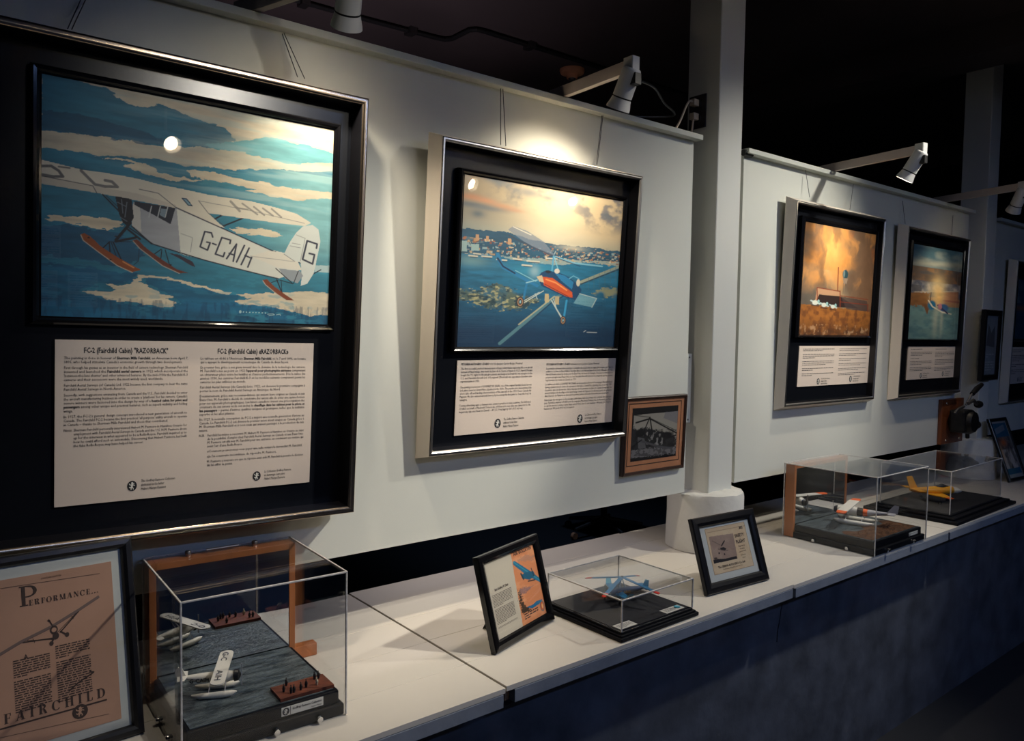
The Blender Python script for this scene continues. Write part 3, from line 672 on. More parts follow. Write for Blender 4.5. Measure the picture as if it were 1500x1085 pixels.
# ---- painting 1: white skiplane over a frozen lake
def paint1(A):
    X, Y = A.X, A.Y
    st = fbm(X*5+Y*2, Y*38, 11)                                  # brushed horizontal strokes
    A.C[:] = srgb((214, 204, 178))
    A.mix(np.clip((st-.45)*2.2, 0, .55)*np.clip((Y-.72)*6, 0, 1), (150, 178, 178))
    TE, DK, MD, LT = (64, 142, 160), (16, 84, 116), (40, 120, 146), (138, 190, 192)
    A.poly([(60, 105), (158, 129.7), (164.5, 134.5), (173.6, 144), (187, 152), (204.6, 157.4), (220, 157.4), (228.8, 154.9), (237.5, 153), (249, 157.8), (268.5, 166.5), (292, 175), (330, 188), (345, 205),
            (318, 217), (270, 214.5), (237.5, 214), (214, 211), (187, 204), (175.5, 207), (156.2, 200.4), (117.4, 196.5), (58, 191)], MD, j=3, var=.3, seed=5)
    A.poly([(58, 160), (120, 168), (160, 178), (220, 196), (262, 212), (214, 211), (187, 204), (175.5, 207), (156.2, 200.4), (117.4, 196.5), (58, 191)], DK, a=.75, j=4, var=.3, seed=6)
    A.mix(np.clip((X-.40)*3, 0, .75)*np.clip((Y-.66)*8, 0, 1)*np.clip((.95-Y)*9, 0, 1)*np.clip(st*2-.55, 0, 1), (196, 200, 180))
    A.poly([(300, 212), (347, 206), (378, 203), (397.8, 200), (409.4, 202.3), (434.6, 211), (448, 211), (463.6, 216.8), (492, 226), (492, 239), (463.6, 238), (444, 240), (421, 240), (386, 230.4), (357, 223.6), (318, 218.7)], (112, 176, 182), j=3, var=.2, seed=8)
    # water and bush below
    A.poly([(58, 216), (125, 223.6), (144.5, 227.9), (175.5, 228.4), (200.7, 232.3), (226, 232.3), (272.3, 243), (308.7, 244.9), (341.6, 248.8), (395.8, 247.8), (492, 252), (500, 500), (40, 500)], MD, j=3, var=.35, seed=9)
    A.mix(np.clip((X-.25)*1.5, 0, .8)*(Y < .72)*np.clip((Y-.12)*6, 0, 1)*np.clip(.35+st, 0, 1), TE)
    A.mix(np.clip((X-.62)*2.6, 0, .75)*(Y < .76)*np.clip((Y-.26)*7, 0, 1), (142, 196, 196))
    CRM = (216, 204, 176)
    A.poly([(150, 231.3), (175.5, 234), (195, 240), (179.4, 243), (204.6, 250.7), (231.7, 260.4), (262.6, 265.2), (300, 265.2), (281.6, 258), (274, 249.7), (300, 249.7), (314.5, 252.6), (328, 256.5), (351, 262.3), (394, 268),
            (403.6, 272), (434.6, 276.9), (486, 281.7), (486, 291), (444, 293.3), (413, 290.4), (378.4, 283.6), (351.3, 275.9), (305, 266), (262, 259), (233, 253), (226, 245), (205, 238), (175, 231)], CRM, j=3, var=.12, seed=12)
    A.poly([(300, 262), (330, 267), (374, 276.8), (357, 279), (328, 274), (290, 269)], TE, j=3)
    A.poly([(337, 262), (404, 273), (490, 283), (490, 290), (420, 280), (360, 270)], CRM, j=3)
    for q in ([(65, 316.8), (84.5, 315.8), (127, 316.8), (156, 319.7), (179.4, 323.6), (178.4, 333.2), (160, 336), (136.8, 334), (117.4, 329.4), (88.4, 324.5), (71, 321.6)],
              [(334, 336), (353, 333), (378, 335), (401.7, 339), (413, 344), (394, 347), (363, 343), (345, 341)]): A.poly(q, CRM, j=4, var=.12, seed=14)
    A.poly([(55, 331), (98, 328.4), (136.8, 335.2), (164, 338), (190, 350), (215, 372), (180, 392), (120, 380), (55, 372)], (16, 78, 112), a=.8, j=6, var=.4, seed=15)
    A.poly([(50, 385), (120, 390), (195, 401), (200, 406), (188, 416), (154, 414), (115, 427), (160, 440), (225, 448), (250, 451), (262, 443), (300, 424), (340, 430), (347, 444), (390, 448), (417, 455), (440, 461), (490, 462), (490, 490), (40, 490)], (18, 96, 132), a=.95, j=7, var=.45, seed=16)
    A.poly([(212, 405), (245, 407), (272, 418), (300, 423), (342, 432), (348, 442), (300, 446), (262, 440), (235, 425), (212, 414)], (20, 100, 134), j=5, var=.3, seed=17)
    A.poly([(154, 415.5), (171.7, 417.5), (189, 415.5), (200.7, 405.8), (198.8, 401), (214.3, 403), (245.2, 404.9), (272.3, 413.6), (300, 419.4), (318.4, 424), (341.6, 429), (338, 432), (300, 423), (272, 417), (249, 409.5), (224, 406.5), (209, 407.5), (204.6, 413.6), (214.3, 416.5), (225, 422.3), (233.6, 429),
            (254, 434), (243.3, 437.8), (258.8, 443.6), (247, 450.4), (224, 447.5), (195, 442.6), (160, 439.7), (142.6, 432), (115.5, 427), (166, 427), (170, 424)], CRM, j=3, var=.1, seed=18)
    A.poly([(345.5, 431), (376.5, 430), (405.5, 428), (438.4, 426.8), (492, 429), (490, 461), (454, 463), (436.5, 459), (417, 454.3), (390, 447.5), (363, 447.5), (347.4, 442.6), (341.6, 439.7), (372, 437), (350, 434)], CRM, j=3, var=.1, seed=19)
    A.mix(np.clip((fbm(X*90, Y*16, 31)-.50)*4, 0, .5)*(Y < .09), (10, 62, 96))
    br = fbm(X*3.2+Y*1.5, Y*34, 77, 5); br2 = fbm(X*26, Y*60, 79, 3)
    A.C *= np.clip(1+.55*(br-.5)+.22*(br2-.5), .5, 1.6)[..., None]
    A.mix(np.clip((br-.50)*3, 0, .45)*np.clip((X-.15)*2, 0, 1)*(Y > .55), (168, 196, 192))
    A.mix(np.clip((br2-.56)*5, 0, .5)*np.clip((.30-Y)*5, 0, 1)*np.clip((fbm(X*4, Y*6, 83)-.4)*4, 0, 1), (60, 150, 172))
    # --- aircraft
    WH, GR, DKG = (222, 216, 196), (150, 156, 160), (58, 60, 70)
    A.line([(357, 319), (322, 333)], 2.6, (24, 30, 40)); A.line([(333, 311), (312, 322)], 2.6, (24, 30, 40))
    A.poly([(58, 233), (117.4, 247.8), (175.5, 256.5), (204.6, 262.3), (233.6, 270), (272.3, 277.8), (308.7, 285.8), (366.8, 294.5), (405.5, 304.2), (434.6, 313), (455.9, 326.5), (446, 331.3), (405.5, 326.5), (357, 319.7), (305, 312),
            (322, 328), (330, 334), (300, 326), (258.8, 305), (195, 292.6), (144.5, 283), (58, 268.5)], WH, var=.06, seed=21)
    A.poly([(58, 256), (140, 273), (200, 283), (258, 300), (258.8, 305), (195, 292.6), (144.5, 283), (58, 268.5)], (206, 198, 180))
    A.line([(58, 257), (136, 272), (142, 283)], 1.1, DKG); A.line([(204, 277), (232, 283), (258, 304)], 1.1, (60, 66, 76)); A.line([(291, 294), (305, 312), (330, 332)], 1., (60, 66, 76)); A.line([(291, 294), (360, 307), (446, 327)], .8, (120, 122, 120))
    for q, c, wd in (([(58, 243), (75, 243), (86, 250), (92, 258.4), (78, 258.4), (58, 255)], DKG, 4), ([(86, 244), (102, 246)], DKG, 2.4), ([(119, 250), (131, 262), (139, 270), (154, 273), (172, 273.5), (164, 266), (154, 264)], (92, 90, 94), 4.2),
                     ([(338, 295), (351, 309), (347, 304)], (140, 138, 130), 4), ([(345, 304), (363, 307)], (140, 138, 130), 2.6), ([(355, 298), (377, 314)], (140, 138, 130), 3), ([(372, 303), (387, 315)], (140, 138, 130), 3), ([(385, 305), (400, 316)], (140, 138, 130), 3), ([(398, 306), (412, 318)], (140, 138, 130), 3)): A.line(q, wd, c, .85)
    A.poly([(265, 289), (273, 290), (283, 302), (275, 301)], (30, 60, 84)); A.poly([(268, 291), (272, 291.5), (280, 300), (276, 299.5)], (120, 160, 176))
    A.poly([(258, 304), (270, 311), (330, 336), (394, 365), (420, 371), (440, 390), (436, 400), (407.5, 407.8), (384, 402), (337.8, 390.4), (270, 373.5), (258, 369)], (218, 220, 208), var=.05, seed=22)
    A.poly([(195, 296), (258.8, 305), (264.5, 369), (224, 357.4), (193, 330.3)], (164, 168, 172), var=.14, seed=23)
    A.poly([(195, 298), (205, 299), (207, 340), (193, 330.3)], (204, 202, 192))
    A.poly([(196.5, 294.5), (257, 304.5), (250, 328.4), (224, 314), (197, 300)], (16, 26, 40)); 
    for x in (222, 235, 246): A.line([(x, 302), (x-4, 318)], 1.3, (190, 196, 196))
    A.poly([(236, 305), (244, 306.5), (241, 319), (234, 315)], (120, 140, 150))
    A.line([(258, 304), (394, 365), (440, 385)], 2., (36, 44, 66)); A.line([(187, 332), (224, 357.4), (262, 369.5), (300, 381), (337.8, 391), (384, 402.5), (407.5, 408)], 2., (22, 28, 44))
    A.line([(265, 342), (282, 348), (279, 369)], .7, (120, 124, 124))
    LET = (54, 58, 72)
    for q in ([(311.6, 347), (309.7, 341), (300, 339), (293.2, 361.3), (303.9, 366.2), (307.8, 355.5), (303, 354.5)], [(311.6, 356.5), (316.5, 358.4)], [(336.8, 356.5), (337.8, 351.6), (325, 347.8), (315.5, 372), (327, 375.8), (329, 370)],
              [(332, 378.7), (346.5, 357.4), (341.6, 382.6)], [(335.8, 371), (343, 373.5)], [(358, 359.4), (346.5, 383.6)], [(364.9, 363.3), (353.3, 387.5)], [(368.7, 376.7), (363, 391)], [(359, 374), (368, 378)]): A.line(q, 2.7, LET)
    A.poly([(366.8, 374.9), (394, 367), (417, 371), (436.5, 383.6), (442.3, 396), (405.5, 391.3)], (224, 220, 204)); A.line([(366.8, 375), (430, 383)], .8, (150, 150, 146))
    A.poly([(461.7, 388.4), (489, 389), (489, 400), (461, 398)], (176, 200, 200)); A.line([(459, 401), (470, 395)], 2, (40, 44, 54))
    A.poly([(444, 331.3), (457.8, 329.4), (466.5, 336), (469.4, 353.6), (465.5, 373), (459.7, 400), (450, 415.5), (440.4, 418.4), (442, 405.8), (440.4, 384.6), (428.8, 380.7), (416, 372), (425, 353.6), (434.6, 340)], (212, 218, 210), var=.04)
    A.line([(447, 349), (434, 344)], .7, (90, 96, 100)); A.line([(447, 349), (440, 382)], .7, (90, 96, 100)); A.line([(428, 356), (440, 358)], .8, (110, 114, 116)); A.line([(425, 360), (440, 363)], .8, (110, 114, 116))
    A.line([(463.6, 363.3), (464.6, 357.4), (450, 352.6), (443.3, 379.7), (457.8, 386.5), (460.7, 373), (453, 371)], 3.3, LET)
    A.line([(416, 372), (432, 383)], .8, (70, 76, 84)); A.poly([(408, 393), (440, 397), (444, 404), (436, 415), (418, 408)], (150, 158, 162))
    for q, wd in (([(404, 393), (429, 415.5), (410, 410)], 1.6), ([(437, 397), (430, 415)], 1.4), ([(405.5, 409.7), (413, 429)], 2.), ([(412, 412), (413, 429)], 1.2), ([(397, 414), (408, 410)], 1.2)): A.line(q, wd, (20, 24, 32))
    SK = (146, 74, 26)
    A.poly([(385, 409.7), (391, 408.8), (401.7, 419.4), (419, 432), (430.7, 439.7), (419, 439.7), (405.5, 430), (388, 415.5)], (128, 62, 30)); A.line([(385, 411), (389, 417), (406, 431), (420, 440)], .9, (206, 196, 176))
    A.poly([(168.8, 287), (193, 291.6), (196, 318.7), (188, 332), (180, 326), (174, 312)], (12, 16, 24)); 
    for q in ([(172, 296), (184, 302)], [(178, 292), (180, 312)], [(186, 296), (183, 318)], [(176, 318), (186, 324)]): A.line(q, 1., (110, 120, 130))
    for q, wd in (([(150.4, 284.8), (176, 311)], 2.), ([(155, 286), (178, 308)], 1.), ([(191, 326.5), (169.7, 351.6)], 4.2), ([(198.8, 347.8), (169.7, 353.6)], 3.6), ([(185, 334), (205, 350)], 3), ([(193, 331), (222, 357)], 2.), ([(160, 354.5), (145.5, 368)], 1.6), ([(160, 354.5), (162, 378.7)], 1.8),
                  ([(166, 355), (177.5, 379.7)], 1.8), ([(163, 355), (170, 374)], 1.2), ([(160, 354), (200, 354)], 1.), ([(236, 365), (222, 375)], 1.5), ([(237, 366), (235, 384)], 1.5), ([(242, 366), (248, 387)], 1.5), ([(204, 360), (203, 382), (196, 388)], .8)): A.line(q, wd, (14, 18, 26))
    A.poly([(118.4, 343), (123.3, 341), (133, 346.8), (148.4, 361.3), (175.5, 378.7), (206.5, 395.2), (193, 398.5), (171.7, 388.4), (144.5, 369), (121.3, 351.6)], SK, var=.3, seed=25)
    A.line([(118.4, 344), (122, 352), (145, 369.5), (172, 389), (194, 399)], 1., (214, 200, 176)); A.line([(180, 383), (196, 392)], 1.6, (222, 150, 90))
    A.poly([(194, 351.6), (200.7, 350), (214.3, 363.3), (235.5, 378.7), (258.8, 394.2), (275, 399.5), (262.7, 400), (237.5, 388.4), (204.6, 363.3)], (104, 48, 26), var=.3, seed=26)
    A.line([(195, 353), (205, 364), (238, 389), (263, 400.5)], .9, (196, 184, 164)); A.poly([(246, 370), (262, 373), (282, 383), (286, 391), (280, 389), (262, 378)], (52, 40, 54))
    for i, p in enumerate(((169.7, 346), (162, 380), (250, 388), (130, 348))): A.ell(p, 1.6, 1.2, (40, 26, 20))
    for k in range(9): A.ell((352+k*4.6, 456.5+.25*k), 1.2 if k else 2, 1. if k else 2.6, (170, 206, 208))
    A.line([(392, 460), (400, 459.5), (402, 461), (394, 462)], 1., (170, 206, 208)); A.line([(405, 461), (410, 460), (411, 462)], 1., (170, 206, 208))

# ---- painting 2: blue and orange autogyro over a harbour
def paint2(A):
    X, Y = A.X, A.Y
    n = fbm(X*7, Y*9, 41); n2 = fbm(X*16, Y*20, 47)
    A.C[:] = srgb((196, 176, 140))
    A.mix(np.clip(.55-X*1.3, 0, 1)*np.clip((Y-.6)*4, 0, 1), (138, 124, 102))
    A.mix(np.clip((.92-Y)*3.2, 0, .8)*np.clip(.75-X*.9, 0, 1), (90, 128, 140)); A.mix(np.clip((.75-Y)*4, 0, .75), (128, 158, 160))
    A.ell((815, 305), 46, 40, (226, 210, 176), .8, 2); A.ell((800, 345), 70, 18, (214, 206, 178), .6, 2)  # bright sky centre: cloud light, with some lamp glare painted in
    fine = fbm(X*30, Y*34, 48, 4)
    A.C *= (1+.22*(fbm(X*5+n, Y*11, 46, 5)-.5))[..., None]
    cl = np.clip((n+.45*n2+.2*fine-.83)*5, 0, 1)
    A.mix(np.clip((n2+.5*n-.72)*4, 0, .75)*np.clip((X-.58)*4, 0, 1)*np.clip((Y-.74)*8, 0, 1), (84, 92, 106))
    A.mix(np.clip((n2+.4*fine-.70)*4, 0, .7)*np.clip((X-.10)*6, 0, 1)*np.clip((.60-X)*4, 0, 1)*np.clip((Y-.84)*10, 0, 1), (104, 112, 116))
    A.mix(cl*np.clip((X-.62)*5, 0, 1)*np.clip((Y-.78)*9, 0, 1)*.85, (92, 100, 110)); A.mix(cl*np.clip((.8-X)*4, 0, 1)*np.clip((X-.12)*4, 0, 1)*np.clip((Y-.86)*9, 0, 1)*.8, (110, 116, 118))
    for p, rx, ry in (((735, 268), 16, 5), ((775, 282), 20, 7), ((803, 290), 10, 4), ((722, 263), 12, 4)): A.ell(p, rx, ry, (112, 122, 126), .7, 2)
    for p, rx, ry, c in (((690, 288), 16, 5, (206, 138, 96)), ((712, 294), 14, 4, (214, 150, 108)), ((735, 302), 18, 4, (206, 150, 108)), ((752, 308), 16, 3, (196, 150, 116)), ((690, 299), 22, 4, (88, 100, 112)), ((715, 305), 26, 4, (112, 122, 126)), ((700, 313), 9, 6, (74, 96, 112))): A.ell(p, rx, ry, c, .75, 2)
    # far hills, town, water
    A.poly([(660, 333), (700, 336), (741, 340), (775, 350), (812, 358), (860, 362), (915, 369), (915, 384), (660, 372)], (34, 82, 108), j=2, var=.3, seed=44)
    tn = np.random.RandomState(5)
    u0, v0 = A.loc((672, 362)); 
    pal = [(196, 170, 132), (176, 112, 72), (150, 176, 178), (206, 196, 168), (90, 116, 126), (142, 80, 56), (60, 96, 116), (184, 150, 110)]
    for k in range(420):
        x = tn.uniform(672, 912); yb = 345+(x-672)*.11; y = yb+tn.uniform(0, 1)**1.3*(30 if x < 800 else 22); w_, h_ = tn.uniform(1., 4.6), tn.uniform(.8, 3.2)
        if x < 720 and tn.rand() < .4: w_ *= 2.; h_ *= 1.7
        A.poly([(x, y), (x+w_, y+w_*.1), (x+w_, y+h_), (x, y+h_)], pal[tn.randint(len(pal))], a=.8)
    for x, y, w_, h_ in ((697, 343, 5, 9), (712, 345, 4, 8), (744, 349, 5, 9), (676, 352, 8, 16), (690, 357, 12, 10)): A.poly([(x, y), (x+w_, y+.5), (x+w_, y+h_), (x, y+h_)], (190, 150, 112) if h_ < 10 else (150, 178, 176))
    A.ell((838, 363), 22, 5, (214, 206, 180), .6, 2)
    A.poly([(660, 372), (690, 371), (730, 375), (770, 383), (810, 388), (860, 384), (900, 390), (918, 388), (918, 515), (660, 515)], (30, 108, 142), j=2, var=.35, seed=45)
    wv = fbm(X*14, Y*70, 58, 4); wm = (Y < .56)
    A.C = np.where((wm & (Y < .52))[..., None], A.C*(1+.7*(wv-.5))[..., None], A.C)
    A.mix(np.clip((.40-Y)*3.0, 0, .92), (13, 48, 80)); A.ell((785, 397), 34, 12, (52, 148, 176), .7, 2); A.ell((690, 382), 22, 8, (128, 168, 168), .6, 2)
    for x, y, L in ((687, 374, 12), (706, 375, 14), (728, 380, 14), (752, 379, 12), (772, 382, 18), (800, 378, 16), (694, 371, 10), (765, 388, 14)): A.line([(x, y), (x+L, y+1.2)], 2.2, (206, 200, 180)); A.line([(x+2, y+2), (x+L, y+3)], 1.2, (30, 62, 80))
    m = A.mask([(660, 420), (690, 424), (720, 417), (745, 420), (770, 432), (790, 440), (770, 452), (730, 455), (700, 448), (660, 432)], 6, 50)
    A.mix(m*np.clip((n2-.36)*3, 0, .8), (92, 104, 84)); A.mix(m*np.clip((fbm(X*48, Y*80, 52, 3)-.50)*5, 0, .9), (176, 172, 128)); A.mix(m*np.clip((fbm(X*40, Y*66, 59, 3)-.54)*6, 0, .9), (24, 58, 72))
    m = A.mask([(868, 430), (885, 421), (915, 424), (915, 434), (880, 436)], 4, 51); A.mix(m*np.clip((n2-.3)*3, 0, .9), (150, 150, 112))
    A.line([(918, 386), (851, 413)], 4.5, (150, 158, 140)); A.line([(918, 390), (851, 416)], 2, (44, 66, 80))
    for k in range(7): A.line([(862+k*8, 406-k*3), (862+k*8, 424-k*2)], 1., (70, 110, 128), .7)
    A.line([(832, 428), (811, 437), (732, 503)], 5, (84, 128, 140)); A.line([(830, 431), (808, 443), (734, 507)], 2, (22, 62, 90)); A.line([(812, 434), (760, 475)], 2.2, (186, 184, 150), .8)
    A.poly([(798, 430), (804, 430), (804, 443), (798, 443)], (190, 172, 130)); A.poly([(813, 434), (819, 434), (819, 446), (813, 446)], (182, 166, 128))
    # autogyro
    BL, DB = (34, 120, 168), (16, 66, 104)
    A.poly([(744, 336), (752, 331), (772, 338), (797, 354), (813, 374), (808, 374), (786, 364), (765, 352)], (120, 132, 146), a=.75); A.line([(746, 345), (780, 362), (811, 375)], 3, (50, 66, 86), .8); A.line([(752, 332), (778, 344)], 1.2, (226, 220, 200))
    A.line([(814, 376), (840, 385), (882, 390)], 2.6, (120, 178, 200)); A.line([(814, 377), (850, 390)], 1.2, (28, 60, 90))
    A.poly([(726, 370), (731, 370), (737, 387), (754, 398), (790, 418), (787, 421), (735, 393), (728, 381)], BL); A.line([(729, 378), (737, 390), (754, 400)], 2.4, (14, 44, 74)); A.line([(755, 396), (785, 412)], 1., (140, 196, 210))
    A.line([(811, 375), (808, 401)], 2.4, (80, 160, 196)); A.line([(812, 376), (818, 396)], 1.6, (120, 186, 206)); A.line([(812, 372), (814, 368)], 1.4, (160, 176, 180))
    A.ell((783, 397), 7, 9, (190, 200, 196), .45, 2)
    A.poly([(787.8, 406), (793, 399), (800, 396), (818.4, 399), (832, 405), (846, 416), (852, 424), (846, 440), (832.8, 437.5), (793, 418.6)], DB); A.poly([(812, 399), (828, 404), (840, 413), (838, 424), (822, 411)], BL)
    A.poly([(794, 405), (809.4, 407), (838, 427.6), (839, 435.7), (831, 434.8), (796.8, 417.7)], (206, 84, 40), var=.2, seed=54); A.line([(800, 409), (814, 414), (830, 425)], 2.2, (236, 150, 84)); A.line([(798, 416), (832, 434)], 1.2, (110, 30, 20))
    A.poly([(786, 405), (794, 403), (797, 414), (790, 412)], (206, 186, 150)); A.ell((816, 397), 4, 4, (214, 206, 190)); A.ell((803, 398), 4, 2.5, (30, 36, 46)); A.ell((847, 414), 3, 6, (206, 200, 180))
    A.line([(834, 408), (840, 404), (848, 408)], 1.4, (110, 176, 200)); A.poly([(849, 430), (874, 437), (867, 450), (840, 444)], (120, 172, 184), a=.75); A.line([(849, 430), (874, 437), (867, 450)], 1.2, (190, 206, 200))
    for q, wd, c in (([(772, 413), (767, 437)], 3., BL), ([(787, 410), (771, 414)], 1.6, (150, 196, 206)), ([(768, 443), (786, 432), (796, 426)], 1.3, (196, 206, 196)), ([(768, 440), (790, 428)], 1., (196, 206, 196)), ([(830, 440), (826, 465)], 3., (50, 150, 196)), ([(808, 440), (824, 468)], 1.6, (196, 206, 196)), ([(811, 438), (815, 452), (824, 466)], 1.2, (196, 206, 196)), ([(784, 430), (787, 438)], 1.2, (180, 196, 190))): A.line(q, wd, c)
    for c, rx, ry in (((762, 442), 5.2, 8.4), ((824.7, 469), 4.4, 7.2)): A.ell(c, rx, ry, (36, 32, 34)); A.ell(c, rx*.75, ry*.78, (176, 136, 104)); A.ell(c, rx*.5, ry*.55, (40, 44, 54)); A.ell(c, rx*.25, ry*.3, (150, 190, 200))
    A.line([(855, 486), (858, 484)], 1., (210, 214, 210)); A.line([(860, 486.5), (874, 487)], 1.6, (200, 206, 206), .8)

# ---- painting 3: hangar and water tower under an orange cloud
def paint3(A):
    X, Y = A.X, A.Y; n = fbm(X*5, Y*5, 61); n2 = fbm(X*9+n*2, Y*9, 66)
    A.C[:] = srgb((112, 98, 82)); A.mix(np.clip((X-.5)*2, 0, .8), (130, 92, 62))
    d = np.hypot((X-.36)/.36, (Y-.78)/.30); A.mix(np.clip(1.25-d+(n2-.5)*1.5, 0, 1)*.95, (208, 140, 66)); A.mix(np.clip(.75-d+(n-.5)*1.6, 0, 1)*.8, (232, 178, 104))
    A.mix(np.clip((n-.55)*5, 0, .7)*np.clip((Y-.55)*4, 0, 1)*np.clip((X-.45)*3, 0, 1), (186, 108, 54)); A.mix(np.clip((.52-Y)*5, 0, .8)*np.clip((.45-X)*3, 0, 1), (98, 92, 84))
    A.mix(np.clip(.16-np.abs(X+.9*(Y-.5)-.42), 0, .16)*3.5*(Y < .6), (190, 168, 130))
    pl = fbm(X*8+2*n, Y*4, 67, 5); sky = np.clip((Y-.36)*6, 0, 1)
    A.mix(np.clip((pl-.50)*4, 0, .65)*sky, (226, 158, 84)); A.mix(np.clip((.46-pl)*4, 0, .6)*sky, (112, 84, 62)); A.C *= (1+.3*(fbm(X*16, Y*16, 69, 4)-.5))[..., None]
    A.poly([(1165, 445), (1200, 447), (1285, 458), (1285, 500), (1160, 500)], (166, 104, 46), j=1, var=.3, seed=63)
    A.mix((Y < .26)*np.clip((fbm(X*22, Y*20, 68)-.42)*3, 0, .8), (108, 62, 34)); A.mix(np.clip((.13-Y)*9, 0, .9)*np.clip(.2+fbm(X*24, Y*30, 70), 0, 1), (62, 40, 32)); A.mix((Y < .10)*np.clip((fbm(X*40, Y*30, 71)-.6)*6, 0, .7), (200, 160, 120))
    A.poly([(1197, 431), (1231, 434), (1258, 452), (1231, 450), (1196, 446)], (48, 34, 32)); A.poly([(1197, 421), (1230.6, 426.7), (1231, 434), (1200, 431), (1196, 440), (1194, 440)], (190, 150, 116)); A.poly([(1232, 434), (1270, 441), (1272, 456), (1240, 453)], (74, 60, 58), a=.8)
    for q, wd in (([(1197, 421), (1230.6, 426.7)], 1.4), ([(1197, 421), (1197.5, 445)], 1.2), ([(1230.6, 426), (1230.6, 450)], 1.3), ([(1231, 433), (1271, 438.7)], 1.2), ([(1231, 442), (1272, 446.5)], 1.2), ([(1271, 446), (1271, 457)], 1.2), ([(1228.3, 391.6), (1226.9, 426)], 1.4)): A.line(q, wd, (132, 54, 30))
    A.ell((1238.5, 402), 4.2, 7.5, (40, 74, 82)); A.ell((1236.6, 401), 1.4, 6, (110, 132, 132)); A.poly([(1234.5, 407), (1242, 408), (1240, 416), (1236, 416)], (150, 130, 110)); 
    for x in (1235.5, 1238.5, 1241): A.line([(x, 415), (x-.6, 430)], .8, (110, 96, 84))
    for x, y, k in ((1194, 443, 1), (1207, 446.5, .9), (1220, 449, .8)): A.line([(x-6*k, y-3), (x+7*k, y+2)], 2.2*k, (190, 214, 210)); A.ell((x, y), 4*k, 3.6*k, (214, 222, 212)); A.line([(x-5*k, y+4), (x+5*k, y+5)], 1.4, (60, 40, 36)); A.ell((x+5*k, y-2), 1.6, 2.6, (150, 196, 196))
# ---- painting 4: blue floatplane by a lake town at sunset
def paint4(A):
    X, Y = A.X, A.Y; n = fbm(X*4, Y*14, 81); n2 = fbm(X*9, Y*16, 86)
    A.C[:] = srgb((82, 124, 138)); A.mix(np.clip((n-.42)*3, 0, 1)*(Y > .72), (150, 164, 158)); A.mix(np.exp(-((Y-.80-.05*X)/.035)**2)*.8, (196, 192, 168))
    A.mix(((Y < .775) & (Y > .60)).astype(float)*.9, (112, 84, 62)); A.mix(((Y < .775) & (Y > .60))*np.clip((n2-.5)*4, 0, .8), (156, 112, 72)); A.mix(((Y < .775) & (Y > .70))*np.clip((n-.48)*4, 0, .6), (70, 82, 92))
    A.mix(((Y <= .62) & (Y > .46)).astype(float)*.9, (150, 148, 146)); A.mix(((Y <= .63) & (Y > .46))*np.clip((n2-.45)*4, 0, .9), (84, 92, 112)); A.mix(((Y <= .63) & (Y > .46))*np.clip((.40-n2)*5, 0, .9), (206, 196, 180))
    A.mix(((Y <= .46) & (Y > .34)).astype(float), (168, 128, 92)); A.mix((Y <= .36).astype(float), (116, 152, 150)); A.mix((Y <= .36)*np.clip((fbm(X*9, Y*26, 90)-.45)*3, 0, .7), (84, 128, 138))
    A.poly([(1330, 427), (1362, 429), (1362, 452), (1352, 447), (1330, 447)], (146, 98, 54), j=2, var=.3, seed=88); A.poly([(1352, 445), (1363, 445), (1358, 461)], (126, 84, 52)); A.poly([(1336, 416), (1350, 418), (1350, 426), (1336, 426)], (70, 66, 74), a=.7)
    A.line([(1340, 427.5), (1404, 427)], 1.2, (206, 190, 168)); A.poly([(1380, 428), (1404, 428), (1404, 443), (1378, 442)], (176, 124, 92)); A.line([(1382, 440), (1404, 443)], 3, (150, 90, 80))
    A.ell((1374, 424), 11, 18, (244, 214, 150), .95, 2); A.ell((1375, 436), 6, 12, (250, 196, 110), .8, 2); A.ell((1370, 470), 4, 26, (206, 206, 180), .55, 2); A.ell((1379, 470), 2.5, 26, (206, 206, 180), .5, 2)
    A.ell((1365, 447), 6, 7, (34, 120, 158), 1, .4); A.ell((1382, 451), 8, 6, (60, 104, 150), 1, .4); A.line([(1360, 440), (1366, 449), (1380, 457), (1393, 460)], 2, (226, 214, 190)); A.line([(1374, 447), (1388, 459)], 2.4, (60, 50, 90)); A.ell((1377, 449), 3, 5, (196, 130, 140)); A.line([(1364, 428), (1363, 440)], 1, (70, 60, 56))
    A.C *= (1+.5*(fbm(X*7, Y*30, 91, 5)-.5))[..., None]
def paint5(A):
    X, Y = A.X, A.Y; n = fbm(X*5, Y*8, 95)
    A.C[:] = srgb((30, 78, 108)); A.mix(np.clip((n-.4)*3, 0, 1)*(Y > .6), (120, 140, 144)); A.mix((Y < .4)*np.clip(n, 0, 1), (20, 54, 84)); A.mix(np.exp(-((Y-.52)/.05)**2)*.7, (170, 110, 70))

